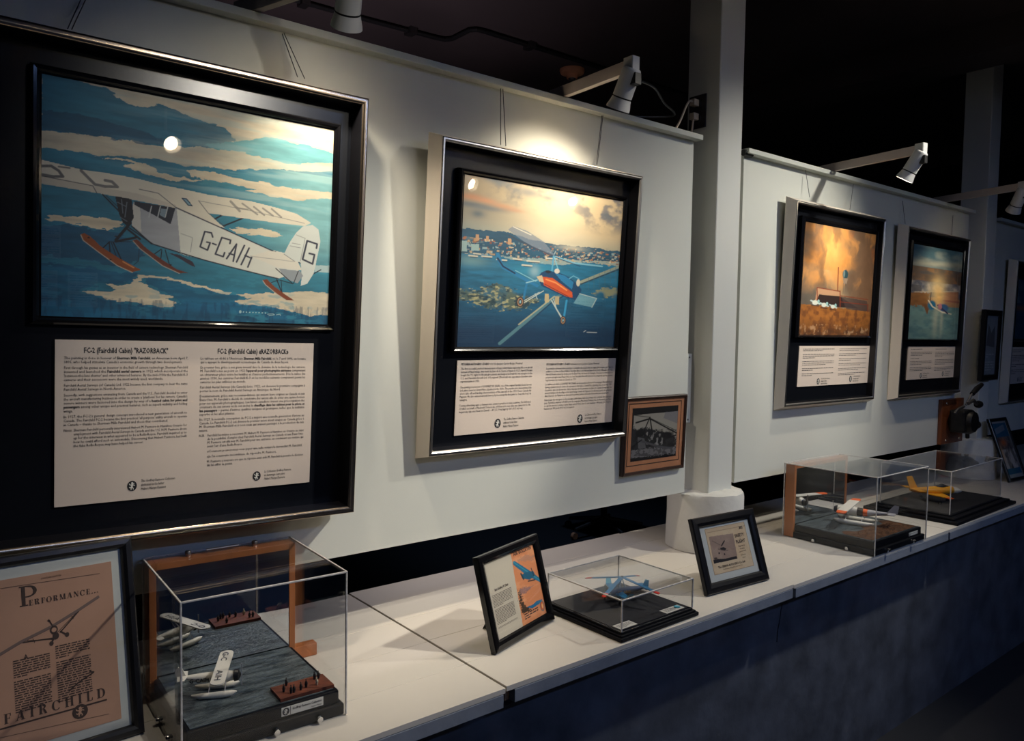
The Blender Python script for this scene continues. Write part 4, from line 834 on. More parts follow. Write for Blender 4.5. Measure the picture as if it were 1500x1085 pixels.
# ---- hang them
w1, h1 = .745, .9508
MF1 = T(.8418, -.0230, 1.1208) @ Matrix.Rotation(-.03, 4, 'Z') @ Matrix.Rotation(.047, 4, 'X') @ Matrix.Rotation(.0118, 4, 'Y') @ T(-w1, 0, 0)
Q1 = [(63.8, 111.7), (489.8, 188), (479.2, 475.8), (57.1, 462)]
F1 = picture('large black-mounted picture of a white skiplane in a champagne frame', MF1, w1, h1, .060, .004, K['gold'], K['gold'],
    dict(quad=Q1, outer=[(46, 97), (501.3, 177), (488.6, 487), (42, 472)], res=(560, 420), paint=paint1),
    dict(quad=[(80, 497.2), (459.3, 502.8), (453.4, 708), (80, 740.5)], text=text1))
wires(F1, [(416, 48.5, 446.5, 115.5, -.05), (413.5, 49.5, 436, 113, -.045), (118, 0, 99, 42, -.05), (125, 0, 105, 43, -.05)])
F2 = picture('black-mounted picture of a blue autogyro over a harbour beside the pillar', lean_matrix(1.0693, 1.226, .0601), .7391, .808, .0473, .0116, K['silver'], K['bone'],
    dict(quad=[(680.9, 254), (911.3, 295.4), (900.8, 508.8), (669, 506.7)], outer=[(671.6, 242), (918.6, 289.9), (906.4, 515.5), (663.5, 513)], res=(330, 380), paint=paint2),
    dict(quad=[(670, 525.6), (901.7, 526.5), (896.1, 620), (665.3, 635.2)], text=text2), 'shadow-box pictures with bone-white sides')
wires(F2, [(733.5, 127, 733.5, 212, -.06), (736.5, 127, 741, 214, -.06), (883.5, 167, 875, 241, -.06), (882, 167, 873.5, 241, -.055)])
F3 = picture('black-mounted picture of a hangar and water tower under orange cloud', lean_matrix(2.7237, 1.2685, .0301), .731, .8033, .0389, .0153, K['silver'], K['bone'],
    dict(quad=[(1180.2, 323.9), (1283.5, 344.2), (1272.8, 492.1), (1170.5, 489.4)], outer=[(1176, 314.5), (1287, 337.5), (1276, 496), (1166, 493.5)], res=(190, 260), paint=paint3),
    dict(quad=[(1171.5, 506.2), (1274.5, 507), (1269.9, 560.6), (1167, 566.4)], text=text_small(3, 16, 17, (2, 6, 10, 13), (2, 5, 8, 11, 14))), 'shadow-box pictures with bone-white sides')
wires(F3, [(1180, 249, 1186, 289, -.03), (1250, 270, 1245, 307, -.03)])
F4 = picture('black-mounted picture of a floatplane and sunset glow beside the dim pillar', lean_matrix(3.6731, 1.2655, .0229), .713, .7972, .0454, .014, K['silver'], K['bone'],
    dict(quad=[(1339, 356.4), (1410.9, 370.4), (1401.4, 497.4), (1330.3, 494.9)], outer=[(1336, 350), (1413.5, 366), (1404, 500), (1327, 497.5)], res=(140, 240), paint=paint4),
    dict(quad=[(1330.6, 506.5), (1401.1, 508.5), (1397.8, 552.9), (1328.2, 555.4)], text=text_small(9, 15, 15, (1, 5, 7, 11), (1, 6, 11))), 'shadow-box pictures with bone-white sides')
wires(F4, [(1322, 294, 1326, 328, -.03), (1396, 315.5, 1394, 345, -.03)])
M5 = lean_matrix(5.065, 1.18, .023)
def q5(u0, u1, v0, v1, n):          # pixels of a rectangle in frame coordinates, for the far picture that is cut by the picture edge
    out = []
    for u_, v_ in ((u0, v1), (u1, v1), (u1, v0), (u0, v0)):
        d = M5 @ Vector((u_, -n, v_))-CAM; z = d.dot(_f); out.append((750+FPX*d.dot(CR)/z, 542.5-FPX*d.dot(CU)/z))
    return out
F5 = picture('black-mounted dark blue picture beyond the dim pillar', M5, .731, .82, .045, .014, K['silver'], K['bone'],
    dict(quad=q5(.10, .63, .37, .72, .018), outer=q5(.085, .645, .355, .735, .024), res=(120, 160), paint=paint5),
    dict(quad=q5(.10, .63, .10, .32, .0105), text=text_small(14, 14, 14, (2, 7, 10), (3, 8))), 'shadow-box pictures with bone-white sides')

# small copper-matted photograph partly behind picture 2
def paint_photo(A):
    X, Y = A.X, A.Y; n = fbm(X*6, Y*6, 71); n2 = fbm(X*18, Y*18, 73)
    A.C[:] = srgb((14, 14, 17))
    A.poly([(929, 608), (993, 602), (990, 661), (924, 668)], (150, 146, 136)); A.mix(A.mask([(975, 603), (993, 602), (992, 620), (972, 612)])*.6, (104, 104, 116))
    A.poly([(922, 622), (932, 630), (945, 626), (970, 632), (991, 640), (990, 662), (922, 668)], (40, 40, 42), j=3); A.poly([(922, 661), (940, 657), (990, 654), (989, 664), (923, 671)], (112, 110, 112), j=2)
    A.mix(A.mask([(922, 628), (991, 628), (990, 668), (922, 668)])*np.clip((n2-.5)*5, 0, .6), (10, 10, 12)); A.mix(A.mask([(940, 632), (972, 634), (970, 652), (938, 650)])*np.clip((.5-n2)*6, 0, .8), (150, 148, 144))
    A.poly([(934, 640), (944, 642), (946, 656), (935, 657)], (90, 90, 92)); A.line([(936, 645), (966, 654), (982, 656)], 3, (74, 74, 78))
    for q, wd in (([(952, 613), (932, 619)], 2.4), ([(952, 613), (991, 634)], 2.0), ([(952, 611), (929, 608)], 1.), ([(954, 613), (990, 630)], .8), ([(952, 611), (944, 630)], 1.6), ([(952, 611), (955, 630)], 1.8), ([(924, 656), (940, 644)], 1.6), ([(977, 641), (990, 637)], 2)): A.line(q, wd, (8, 8, 10))
    A.ell((976, 637), 9, 5, (18, 18, 20), 1, .4); A.ell((938, 634), 7, 6, (16, 16, 18), 1, .4)
q = [loc(Matrix.Identity(4), *p, .016) for p in ((1008.5, 577.4), (998.4, 686), (907, 694.5))]
Ms = T(1.832, 0, 1.084) @ Matrix.Rotation(.035, 4, 'X')
sp = thing('framed_photograph', 'small autogyro photograph in a copper mat partly behind a larger picture', 'picture', Ms)
ws, hs = .310, .258
MB().ring(0, ws, 0, hs, [(.002, .0015), (0, .0015), (0, .016), (.003, .018), (.010, .016), (.011, .011)], K['darkwood']).build('frame', sp)
MB().box(.004, ws-.004, -.012, -.002, .004, hs-.004, K['copper']).build('mat_board', sp)
AP = Art(Ms, .0128, [(929, 597), (995.5, 594), (988, 669), (921.5, 675)], 150, 160); paint_photo(AP)
MB().ring(AP.u0-.018, AP.u1+.018, AP.v0-.016, AP.v1+.016, [(0, .0122), (.0016, .0126), (.0032, .0122)], K['darkwood']).build('mat_line', sp)
AP.build('photograph', sp)
MB().add([(.01, -.0145, .01), (ws-.01, -.0145, .01), (ws-.01, -.0145, hs-.01), (.01, -.0145, hs-.01)], [(0, 1, 2, 3)], K['pane']).build('glass', sp)

# narrow black frame hung on the far pillar
Mk = T(4.5717, -0.0544, 1.3197) @ Matrix.Rotation(.02, 4, 'X')
kf = thing('framed_notice', 'narrow black framed notice hung on the dim pillar', 'picture', Mk)
MB().ring(0, .235, 0, .385, [(.002, .0005), (0, .0005), (0, .022), (.006, .025), (.030, .022), (.032, .012)], K['black']).build('frame', kf)
MB().box(.012, .223, -.013, -.001, .012, .373, mat('notice_grey_paper', (.16, .19, .22), .7, noise=(9, .2))).build('print', kf)
tk = MB(); greek(tk, .06, .18, .05, .15, .0136, 7, (2,), 6, mat('notice_pale_print', (.30, .33, .35), .7), .4)
tk.add([(.06, -.0136, .19), (.175, -.0136, .18), (.165, -.0136, .30), (.12, -.0136, .26), (.075, -.0136, .31)], [(0, 1, 2, 3, 4)], mat('notice_dark_print', (.05, .06, .08), .7)); tk.build('lettering', kf)

# old flight instrument on its wooden plaque, fixed to the panel end
pq = thing('mounted_instrument', 'black lever instrument bolted to a brown wooden plaque by the dim pillar', 'instrument', T(4.232, 0, .992)); o0 = Vector((4.232, 0, .992))
MB().box(0, .272, -.022, -.0005, 0, .236, K['plaque']).build('plaque', pq, bevel=.004)
for x, z in ((.055, .215), (.055, .020), (.225, .020)): MB().lathe([(0, .004), (.005, .003), (.006, 0)], (x, -.022, z), (0, -1, 0), K['chrome'], 12).build('screw', pq, smooth=True)
def W(px, py, y): return PY(px, py, y)-o0
body = MB(); c0 = W(1413, 617, -.085)
body.lathe([(0, -.065), (.050, -.062), (.062, -.045), (.064, .03), (.052, .05), (0, .055)], c0, (0, -1, 0), K['iron'], 18)
body.build('body', pq, smooth=True)
MB().box(c0.x-.075, c0.x+.05, c0.y-.03, c0.y+.05, c0.z-.055, c0.z+.062, K['iron']).build('housing', pq, bevel=.012)
MB().tube([W(1399, 605, -.10), W(1403, 599, -.11), W(1412, 595, -.12)], .007, K['steel'], 8).build('pipe', pq, smooth=True)
lv = MB().tube([W(1415, 593, -.11), W(1422, 580, -.12), W(1425, 575, -.122)], .006, K['steel'], 8).build('lever', pq, smooth=True)
MB().tube([W(1424, 577, -.122), W(1431, 569, -.125), W(1438, 563, -.127)], [.012, .014, .011], K['iron'], 10).build('grip', lv, smooth=True)
MB().tube([W(1418, 591, -.12), W(1426, 586, -.13), W(1431, 592, -.135)], .009, K['steel'], 8).build('crank', pq, smooth=True)
MB().lathe([(0, -.016), (.017, -.015), (.02, 0), (.016, .015), (0, .016)], W(1433.5, 592, -.135), (1, -.3, 0), K['iron'], 16).build('knob', pq, smooth=True)
MB().lathe([(0, -.018), (.02, -.016), (.023, 0), (.018, .015), (0, .016)], W(1430, 622, -.12), (1, -.2, 0), K['iron'], 16).build('knob', pq, smooth=True)
MB().tube([W(1417, 630, -.09), W(1417, 641, -.085)], .010, K['iron'], 8).build('stub', pq, smooth=True)

# printed sheets on the opposite wall, seen only as reflections in the picture glass
for k, (x0_, x1_, z0_, z1_, lab) in enumerate(((4.15, 4.66, .90, 1.20, 'pale printed sheet mirrored low left in the autogyro picture'), (5.62, 6.18, .97, 1.40, 'tall pale printed sheet mirrored low right in the autogyro picture'),
        (.46, .62, 1.26, 1.50, 'small pale sheet mirrored lowest in the skiplane picture'), (.68, .86, 1.26, 1.50, 'small pale sheet with dark print mirrored in the skiplane picture'), (.50, .64, 1.58, 1.80, 'small pale sheet mirrored beside the ski in the skiplane picture'))):
    o_ = thing('printed_sheet', lab, 'notice', T(x0_, -4.40, z0_), 'sheets on the opposite wall'); w_, h_ = x1_-x0_, z1_-z0_
    MB().box(0, w_, 0, .004, 0, h_, K['white']).build('card', o_)
    tmp = MB(); greek(tmp, w_*.08, w_*.92, h_*.10, h_*.92, 0, 12, (3, 7), 30+k); tmp.v = [(p[0], .0045, p[2]) for p in tmp.v]; tmp.build('lettering', o_)['kind'] = 'stuff'

# ================================================================== FRAMES STANDING ON THE LEDGE
def stand_matrix(x, y, th, a, d, z): return T(x, y, z+d*math.sin(a)) @ Matrix.Rotation(th, 4, 'Z') @ Matrix.Rotation(-a, 4, 'X')
def stand_frame(label, x, y, th, w, h, a, d, z, border, fm, mat_m):
    M = stand_matrix(x, y, th, a, d, z)
    t = thing('standing_frame', label, 'picture frame', M, 'framed prints standing on the ledge')
    MB().ring(0, w, 0, h, [(.004, -d), (0, -d), (0, -.003), (.003, 0), (border*.55, .001), (border*.85, -.002), (border, -.007)], fm).build('frame', t)
    MB().box(.003, w-.003, .0085, d-.0005, .003, h-.003, mat_m).build('mount', t)
    MB().add([(border-.001, .0055, border-.001), (w-border+.001, .0055, border-.001), (w-border+.001, .0055, h-border+.001), (border-.001, .0055, h-border+.001)], [(0, 1, 2, 3)], K['pane']).build('glass', t)
    # easel strut from the back down to the ledge
    Mi = M.inverted(); hz = h*.62; tp = M @ Vector((w/2, d, hz)); back = (Matrix.Rotation(th, 3, 'Z') @ Vector((0, 1, 0)))
    ft = tp+back*(.30*h); ft.z = z+.0008
    a_, b_ = Mi @ tp, Mi @ ft; sx = Vector((.022, 0, 0))
    MB().prism([a_-sx*.6, a_+sx*.6, b_+sx, b_-sx], (Mi.to_3x3() @ back)*.0025, K['black']).build('easel_strut', t)
    return t, M

# -- aircraft advertisement, cut by the left edge of the picture
tF, MF = stand_frame('large black frame with an aged brown advertisement under the skiplane picture', 0.0619, -0.1917, 0.05, 0.2970, 0.3664, 0.2071, 0.0172, ZL, 0.0201, K['black'], K['matw'])
g = lambda x, y: loc(MF, x, y, -.008)
ur, vt = g(162.5, 822); vb = g(178, 1052)[1]; ul = 0.2970-ur
MB().box(ul, ur, .0078, .0084, vb, vt, K['paper']).build('advertisement', tF)
ad = MB(); n = -.0074
P_ = lambda x, y: (g(x, y)[0], -n, g(x, y)[1])
def stroke(mb, pts, wd, m, nn):
    for (x0, z0), (x1, z1) in zip(pts, pts[1:]):
        L = math.hypot(x1-x0, z1-z0)+1e-9; ox, oz = -(z1-z0)/L*wd/2, (x1-x0)/L*wd/2
        mb.add([(x0+ox, -nn, z0+oz), (x1+ox, -nn, z1+oz), (x1-ox, -nn, z1-oz), (x0-ox, -nn, z0-oz)], [(0, 1, 2, 3)], m)
INK = mat('faded_ink', (.045, .028, .024), .8)
hP = g(30, 860)[1]-g(30, 889.6)[1]
serif_word(ad, 'P', g(29, 889)[0], g(29, 889)[1], hP, INK, n)
u_, v_ = g(42.5, 887); u2 = g(146, 871)[0]; probe = MB(); L1 = serif_word(probe, 'ERFORMANCE...', 0, 0, 1, INK, 0, .22)
serif_word(ad, 'ERFORMANCE...', u_, v_, (u2-u_)/L1, INK, n, .22)
probe = MB(); L2 = serif_word(probe, 'FAIRCHILD', 0, 0, 1, INK, 0, .42); ua, va = g(6, 1061); ub = g(155, 1027)[0]
serif_word(ad, 'FAIRCHILD', ua, va, (ub-ua)/(L2-.42), INK, n, .42)
zr = va-.006
stroke(ad, [(ul+.01, zr), (ub+.002, zr)], .0028, INK, n); stroke(ad, [(ul+.01, g(10, 1076)[1]), (ub+.004, g(160, 1045)[1])], .0007, INK, n)
stroke(ad, [(ul+.008, g(0, 861)[1]), (g(146, 839.6)[0], g(146, 839.6)[1])], .0008, INK, n)
text_line(ad, 'CANADIAN AVIATION', g(60, 848)[0], g(60, 848.5)[1], .0045, INK, n=n, xs=.7)
ue, ve = g(117.5, 1041.5); re = .0125
ad.add([(ue+re*math.cos(k*.314), -n-.0003, ve+re*math.sin(k*.314)) for k in range(20)], [tuple(range(20))], INK)
ad.add([(ue+(x-.5)*re*1.3, -n-.0005, ve+(y-.5)*re*1.4) for x, y in LION], [tuple(range(len(LION)))], K['paper'])
# drawing of the aeroplane
wing = [g(-8, 963), g(30, 940), g(76, 917), g(115, 893), g(145, 873)]
stroke(ad, wing, .0048, mat('drawing_grey', (.16, .11, .10), .8), n); stroke(ad, [(a, b-.0022) for a, b in wing], .0016, INK, n-.0001)
for pts, wd in (([g(115, 895), g(88, 926)], .0022), ([g(111, 898), g(84, 926)], .001), ([g(33, 941), g(79, 934)], .0022), ([g(40, 938), g(78, 936)], .001), ([g(88, 924), g(99, 930)], .0028), ([g(80, 932), g(75.5, 942)], .0028), ([g(73, 910), g(70, 908)], .0034), ([g(71, 907), g(80, 921)], .0020), ([g(105, 902), g(108, 906)], .001), ([g(48, 935), g(51, 941)], .001),
                ([g(101, 1012), g(114, 1000), g(136, 985)], .0026), ([g(138, 984), g(131, 983.5)], .003)): stroke(ad, pts, wd, INK, n)
for c, r_ in ((g(79, 922), .0078), (g(82, 931), .0062), (g(98.4, 929), .0042), (g(75.5, 942), .0042)):
    ad.add([(c[0]+r_*.8*math.cos(k*.524), -n-.0001, c[1]+r_*math.sin(k*.524)) for k in range(12)], [tuple(range(12))], INK)
c = g(79, 922); ad.add([(c[0]+.004*math.cos(k*.524), -n-.0003, c[1]+.004*math.sin(k*.524)) for k in range(12)], [tuple(range(12))], K['paper'])
(uA, vA), (uB, vB) = g(19, 970), g(77, 1031); greek(ad, uA, uB, vB, vA+.003, n, 23, (8,), 5, INK, .5)
(uA, vA), (uB, vB) = g(81, 948), g(136, 1016); greek(ad, uA, uB, vB, vA+.003, n, 25, (6,), 8, INK, .5)
text_line(ad, '**A**', g(35, 966)[0], g(35, 966)[1], .012, INK, n=n, xs=.8)
ad.build('lettering', tF)

# -- magazine spread with orange cover
tB_, MBu = stand_frame('glossy black frame with an orange magazine cover beside printed page', 1.0994, -0.3053, 0.3053, 0.2741, 0.2294, 0.2653, 0.0172, ZL+.003, 0.0249, K['gloss'], K['white'])
def paint_bul(A):
    X, Y = A.X, A.Y; n = fbm(X*5, Y*9, 21)
    A.C[:] = srgb((198, 190, 172)); OR = (216, 138, 92)
    A.poly([(747.3, 806), (790, 790), (812, 898), (767.5, 925)], OR)
    m = A.mask([(747.3, 806), (790, 790), (812, 898), (767.5, 925)])
    A.mix(m*np.clip((n-.55)*4, 0, .6), (232, 166, 120)); 
    A.poly([(756, 821), (768, 813), (785, 812), (780, 820), (766, 822)], (176, 132, 112), a=.7, j=2); A.poly([(760, 862), (775, 859), (781, 858), (770, 868), (762, 872)], (140, 110, 112), a=.85, j=2)
    A.poly([(751, 822.5), (753.8, 821.3), (775.9, 835.5), (792, 847.4), (792, 853), (772.2, 842.8), (752, 827)], (18, 110, 146)); A.line([(752, 823), (790, 849)], 1, (70, 160, 180))
    A.poly([(763, 842), (770, 838), (781, 836), (784, 842), (776, 849), (765, 847)], (16, 92, 124)); A.line([(778, 832), (782, 843)], 1.4, (40, 60, 70)); A.line([(763, 840), (767, 848)], 2.2, (20, 60, 74)); A.line([(774, 851), (783, 849)], 2, (30, 40, 44))
    A.poly([(759.3, 863), (762, 868), (767, 884), (776, 892), (779, 893), (766, 899), (764, 897)], (70, 54, 40), j=2, var=.5); A.poly([(771.3, 889), (781, 885), (786, 880), (795, 877), (790, 884), (780, 891)], (16, 104, 150))
    A.ell((794.3, 887), 3.6, 8.4, (40, 120, 132), 1, .15); A.ell((794.3, 887), 2.8, 6.8, (206, 90, 44), 1, .15); A.ell((794.6, 887), 1.2, 4, (232, 190, 130))
quadB = [(708.2, 825.7), (781.4, 797.7), (802.6, 899), (732.9, 938.7)]
AB = Art(MBu, -.008, quadB, 190, 160); paint_bul(AB); spread = AB.build('magazine_spread', tB_)
tx = MB(); gb = lambda x, y: loc(MBu, x, y, -.0076)
uu0 = gb(752, 814)[0]; uu1 = gb(778, 803)[0]
text_line(tx, '**AIR BULLETIN**', uu0, gb(752, 814.5)[1], .0125, INK, width=uu1-uu0, n=-.0076)
uH0, vH = gb(725, 866); uH1 = gb(745, 858)[0]
text_line(tx, '**Bert Godfrey W. Dean**', uH0, vH, .0085, INK, width=uH1-uH0, n=-.0076)
(a0, b0), (a1, b1) = gb(720.5, 872), gb(757, 902); greek(tx, a0, a1, gb(729, 916)[1], b0-.0005, -.0076, 21, (9,), 12, INK, .38)
stroke(tx, [gb(730, 919.5), (gb(758, 904)[0], gb(730, 919.5)[1])], .0007, INK, -.0076); stroke(tx, [gb(730, 921), (gb(758, 904)[0], gb(730, 921)[1])], .0005, INK, -.0076)
(a0, b0), (a1, b1) = gb(768, 900), gb(789, 895); greek(tx, a0, a1, gb(769, 909)[1], b0+.002, -.0076, 3, (), 15, INK, .5)
tx.build('lettering', spread)

# -- aged clipping about safety in flight
tS, MS = stand_frame('matt black frame with an aged clipping before the white pillar base', 1.8401, -0.3557, -0.0735, 0.2870, 0.2241, 0.3298, 0.0153, ZL+.003, 0.0316, K['black'], K['matw'])
def paint_saf(A):
    X, Y = A.X, A.Y; n = fbm(X*6, Y*6, 33)
    A.C[:] = srgb((204, 180, 148)); A.mix(np.clip((n-.45)*3, 0, .5), (214, 196, 166)); A.mix((np.minimum(np.minimum(X, 1-X), np.minimum(Y, 1-Y)) < .012).astype(float)*.6, (120, 92, 70))
    A.poly([(1038.3, 786), (1073.7, 781), (1080.4, 817), (1045.7, 825)], (150, 128, 116)); A.mix(A.mask([(1038.3, 786), (1073.7, 781), (1080.4, 817), (1045.7, 825)])*np.clip((n-.4)*2, 0, .5), (176, 154, 138))
    A.poly([(1045, 820), (1052, 818.5), (1062, 818), (1078.5, 814), (1080.4, 818), (1046.2, 825.5)], (24, 22, 28)); A.poly([(1046, 817), (1050.5, 816), (1051, 820), (1046.5, 820)], (70, 56, 52))
    A.line([(1057, 799), (1061, 792)], 1.8, (20, 20, 24)); A.line([(1043, 792), (1055, 798)], .8, (90, 76, 70)); A.poly([(1054.5, 802), (1060, 801), (1064, 803), (1062, 806.5), (1056, 805.5)], (34, 30, 34)); A.line([(1052, 804), (1066, 806)], .8, (80, 66, 60))
    for p in ((1053.5, 810), (1061.5, 811.5)): A.ell(p, 1, 1.5, (40, 34, 36))
    A.line([(1036.5, 780), (1092, 769.5)], .6, (120, 96, 80))
AS = Art(MS, -.0082, [(1030.2, 774), (1092.2, 764.7), (1102.5, 828.8), (1048, 842)], 150, 140); paint_saf(AS); cl = AS.build('clipping', tS)
tx = MB(); gs = lambda x, y: loc(MS, x, y, -.0077); nn = -.0077
for s, x, y, sz in (('**SAFETY**', 1083.3, 785.5, .0135), ('in', 1084.4, 789, .006), ('**FLIGHT**', 1085.3, 794.3, .0135), ('Experience', 1086.6, 799.8, .007), ('in every', 1087.4, 803.6, .007), ('part of world', 1088.2, 807.4, .006), ('Built under', 1089.3, 812.6, .0055), ('licence', 1090.2, 816.4, .0055), ('**305**', 1085.3, 774.3, .0125)):
    u_, v_ = gs(x, y); text_line(tx, s, u_, v_, sz, INK, n=nn, xs=.95, align='C')
u_, v_ = gs(1052.5, 832.5); u2 = gs(1092.5, 824)[0]; text_line(tx, '**The CIERVA AUTOGIRO Co. Ltd.**', u_, v_, .0088, INK, width=u2-u_, n=nn)
u_, v_ = gs(1060, 834.5); u2 = gs(1088, 829)[0]; text_line(tx, 'Bush House, Aldwych, London W.C.2', u_, v_, .0055, INK, width=u2-u_, n=nn)
tx.build('lettering', cl)

# -- far coloured brochure
tR, MR = stand_frame('dim black frame with a blue and orange brochure at the far end of the ledge', 4.6386, -0.2179, -0.0711, 0.2108, 0.3495, 0.3563, 0.0153, ZL, 0.0192, K['black'], K['white'])
def paint_far(A):
    X, Y = A.X, A.Y; n = fbm(X*6, Y*6, 39); n2 = fbm(X*14, Y*18, 36)
    A.C[:] = srgb((30, 92, 122)); A.mix(((Y < .72) & (Y > .16)).astype(float), (120, 112, 108)); A.mix(((Y < .72) & (Y > .16))*np.clip((n2-.45)*4, 0, .9), (44, 44, 54)); A.mix(((Y < .5) & (Y > .16))*np.clip((n-.45)*5, 0, .8), (206, 196, 186))
    A.mix(np.exp(-(((X-.42)/.2)**2+((Y-.62)/.06)**2)), (206, 104, 44)); A.mix(np.exp(-(((X-.12)/.1)**2+((Y-.42)/.14)**2))*.8, (226, 176, 120)); A.mix(((np.abs(Y-.86-.1*(X-.5)) < .05) & (X > .12) & (X < .8))*.6, (150, 156, 160))
    A.mix(((np.minimum(X, 1-X) < .03) | (Y > .97) | (Y < .06)).astype(float), (150, 150, 150))
AF = Art(MR, -.008, q5(0, 1, 0, 1, 0), 4, 4)
AF.u0, AF.u1, AF.v0, AF.v1 = .020, .191, .020, .330
AF.nx, AF.ny = 90, 150; AF.U, AF.V = np.meshgrid(np.linspace(AF.u0, AF.u1, 90), np.linspace(AF.v0, AF.v1, 150)); AF.X = (AF.U-AF.u0)/(AF.u1-AF.u0); AF.Y = (AF.V-AF.v0)/(AF.v1-AF.v0); AF.C = np.zeros((150, 90, 3))
paint_far(AF); AF.build('brochure', tR)

# ================================================================== DISPLAY CASES
def case(label, x, y, th, w, d, h, z0, tiers, top_m, mirror=None, group='clear display cases on the ledge'):
    """tiers: (inset, z0, z1) of the black base steps relative to the acrylic footprint; h: acrylic top above the ledge; z0: acrylic foot"""
    M = T(x, y, ZL+ (.003 if 1.02 < x < 2.15 else 0)) @ Matrix.Rotation(th, 4, 'Z')
    t = thing('display_case', label, 'display case', M, group)
    dep = mirror if mirror else d
    for k, (i, a, b) in enumerate(tiers):
        y1 = dep-i if not mirror else dep-.0005
        ob = MB().box(i, w-i, i, y1, a, b, K['base']).build('base_step', t, bevel=.003)
    i, a, b = tiers[-1]
    MB().box(i+.008, w-i-.008, i+.008, (dep-i-.008) if not mirror else dep-.001, b, b+.0015, top_m).build('base_top', t)
    g_ = .0025
    def pane(q): MB().box(*q, K['acryl']).build('pane', t)
    pane((g_, w-g_, 0, g_, z0, h-g_)); pane((0, g_, g_, d-g_, z0, h-g_)); pane((w-g_, w, g_, d-g_, z0, h-g_)); pane((g_, w-g_, g_, d-g_, h-g_, h))
    if not mirror: pane((g_, w-g_, d-g_, d, z0, h-g_))
    e = .0036
    for q in ((0, e, 0, e, z0, h), (w-e, w, 0, e, z0, h), (0, e, d-e, d, z0, h), (w-e, w, d-e, d, z0, h)):
        MB().box(*q, K['edge']).build('acrylic_edge', t, bevel=.0008)
    for q in ((e, w-e, 0, e, h-e, h), (e, w-e, d-e, d, h-e, h), (0, e, e, d-e, h-e, h), (w-e, w, e, d-e, h-e, h)):
        MB().box(*q, K['edge']).build('acrylic_edge', t, bevel=.0008)
    if mirror:
        y0, y1 = mirror, d-.005; bw = .014; zb, zt = tiers[0][2]*0+.001, h-.0045
        fr = MB()
        for q in ((.004, .004+bw, y0, y1, zb, zt), (w-.004-bw, w-.004, y0, y1, zb, zt)): MB().box(*q, K['wood']).build('mirror_post', t, bevel=.001)
        MB().box(.004+bw, w-.004-bw, y0, y1, zt-bw, zt, K['wood']).build('mirror_rail', t, bevel=.001)
        MB().box(.004+bw, w-.004-bw, y0, y1, zb, zb+.012, K['wood']).build('mirror_rail', t, bevel=.001)
        MB().box(.004+bw, w-.004-bw, y0+.002, y0+.004, zb+.012, zt-bw, K['mirror']).build('mirror', t)
        MB().box(.004+bw, w-.004-bw, y0+.004, y0+.007, zb+.012, zt-bw, K['black']).build('mirror_back', t)
    return t, M
def case_clip(t, p, ax, m=None):
    MB().lathe([(0, .0075), (.0055, .007), (.0068, .004), (.006, 0), (0, 0)], p, ax, m or K['chrome'], 14).build('clip', t, smooth=True)
def plate(t, M4, w, h, txt=True, two=None):
    """small white label; M4 puts local xz plane in case space"""
    pl = MB().box(0, w, 0, .0008, 0, h, K['white'], M4).build('label_plate', t)
    tmp = MB(); 
    if txt:
        emblem(tmp, h*.5, h*.5, h*.8, h*.86, .0004); stroke(tmp, [(h*1.02, 0), (h*1.02, h)], h*.05, K['ink'], .0004)
        text_line(tmp, '**Godfrey Pasmore Collection**', h*1.25, h*.52, h*.40, K['ink'], width=w-h*1.45, n=.0004); text_line(tmp, two or 'Hubert Martyn', w-h*.2, h*.14, h*.30, K['ink'], n=.0004, xs=.7, align='R')
    else:
        greek(tmp, w*.08, w*.92, h*.15, h*.85, .0004, 5, (), int(w*1e4), K['ink'], .35)
    tmp.v = [tuple(M4 @ Vector(p)) for p in tmp.v]; tmp.build('lettering', pl)

# -- case 1: floatplane on model water with a mirror behind
t1, M1 = case('tall clear case with a white model floatplane and wood-framed mirror', 0.3807, -0.3272, -0.0401, 0.3134, 0.3150, 0.2918, 0.001, [(.004, .001, .024), (.012, .024, .050)], K['water'], mirror=.270)
for x in (.035, .17, .255): case_clip(t1, (x, .0005, .010), (0, -1, 0))
for y in (.09, .17): case_clip(t1, (.0005, y, .010), (-1, 0, 0))
for x in (.085, .225): case_clip(t1, (x, .292, .2918), (0, 0, 1), K['steel'])
MB().tube([(.122, .292, .2945), (.19, .292, .2945)],   .0026, K['steel'], 8).build('hinge', t1, smooth=True)
MB().box(.321, .376, .305, .331, .0005, .029, K['wood']).build('mirror_foot', t1, bevel=.001)
plate(t1, T(.184, .0112, .029), .084, .017)
dk = MB().box(.187, .296, .024, .082, .0515, .058, K['dock']).build('dock', t1)
rs = random.Random(4)
for k in range(9):
    x, y = rs.uniform(.196, .288), rs.uniform(.032, .076); m = K['figw'] if k == 4 else K['fig']
    f = MB(); f.tube([(x, y, .058), (x+.0008, y, .066), (x, y, .0705)], [.0022, .0032, .0016], m, 6); f.lathe([(0, -.0016), (.0018, 0), (0, .002)], (x, y, .0728), (0, 0, 1), m, 6)
    f.tube([(x-.003, y-.001, .0635), (x, y, .0685), (x+.0035, y+.001, .065)], .0009, m, 5); f.build('figure', dk)

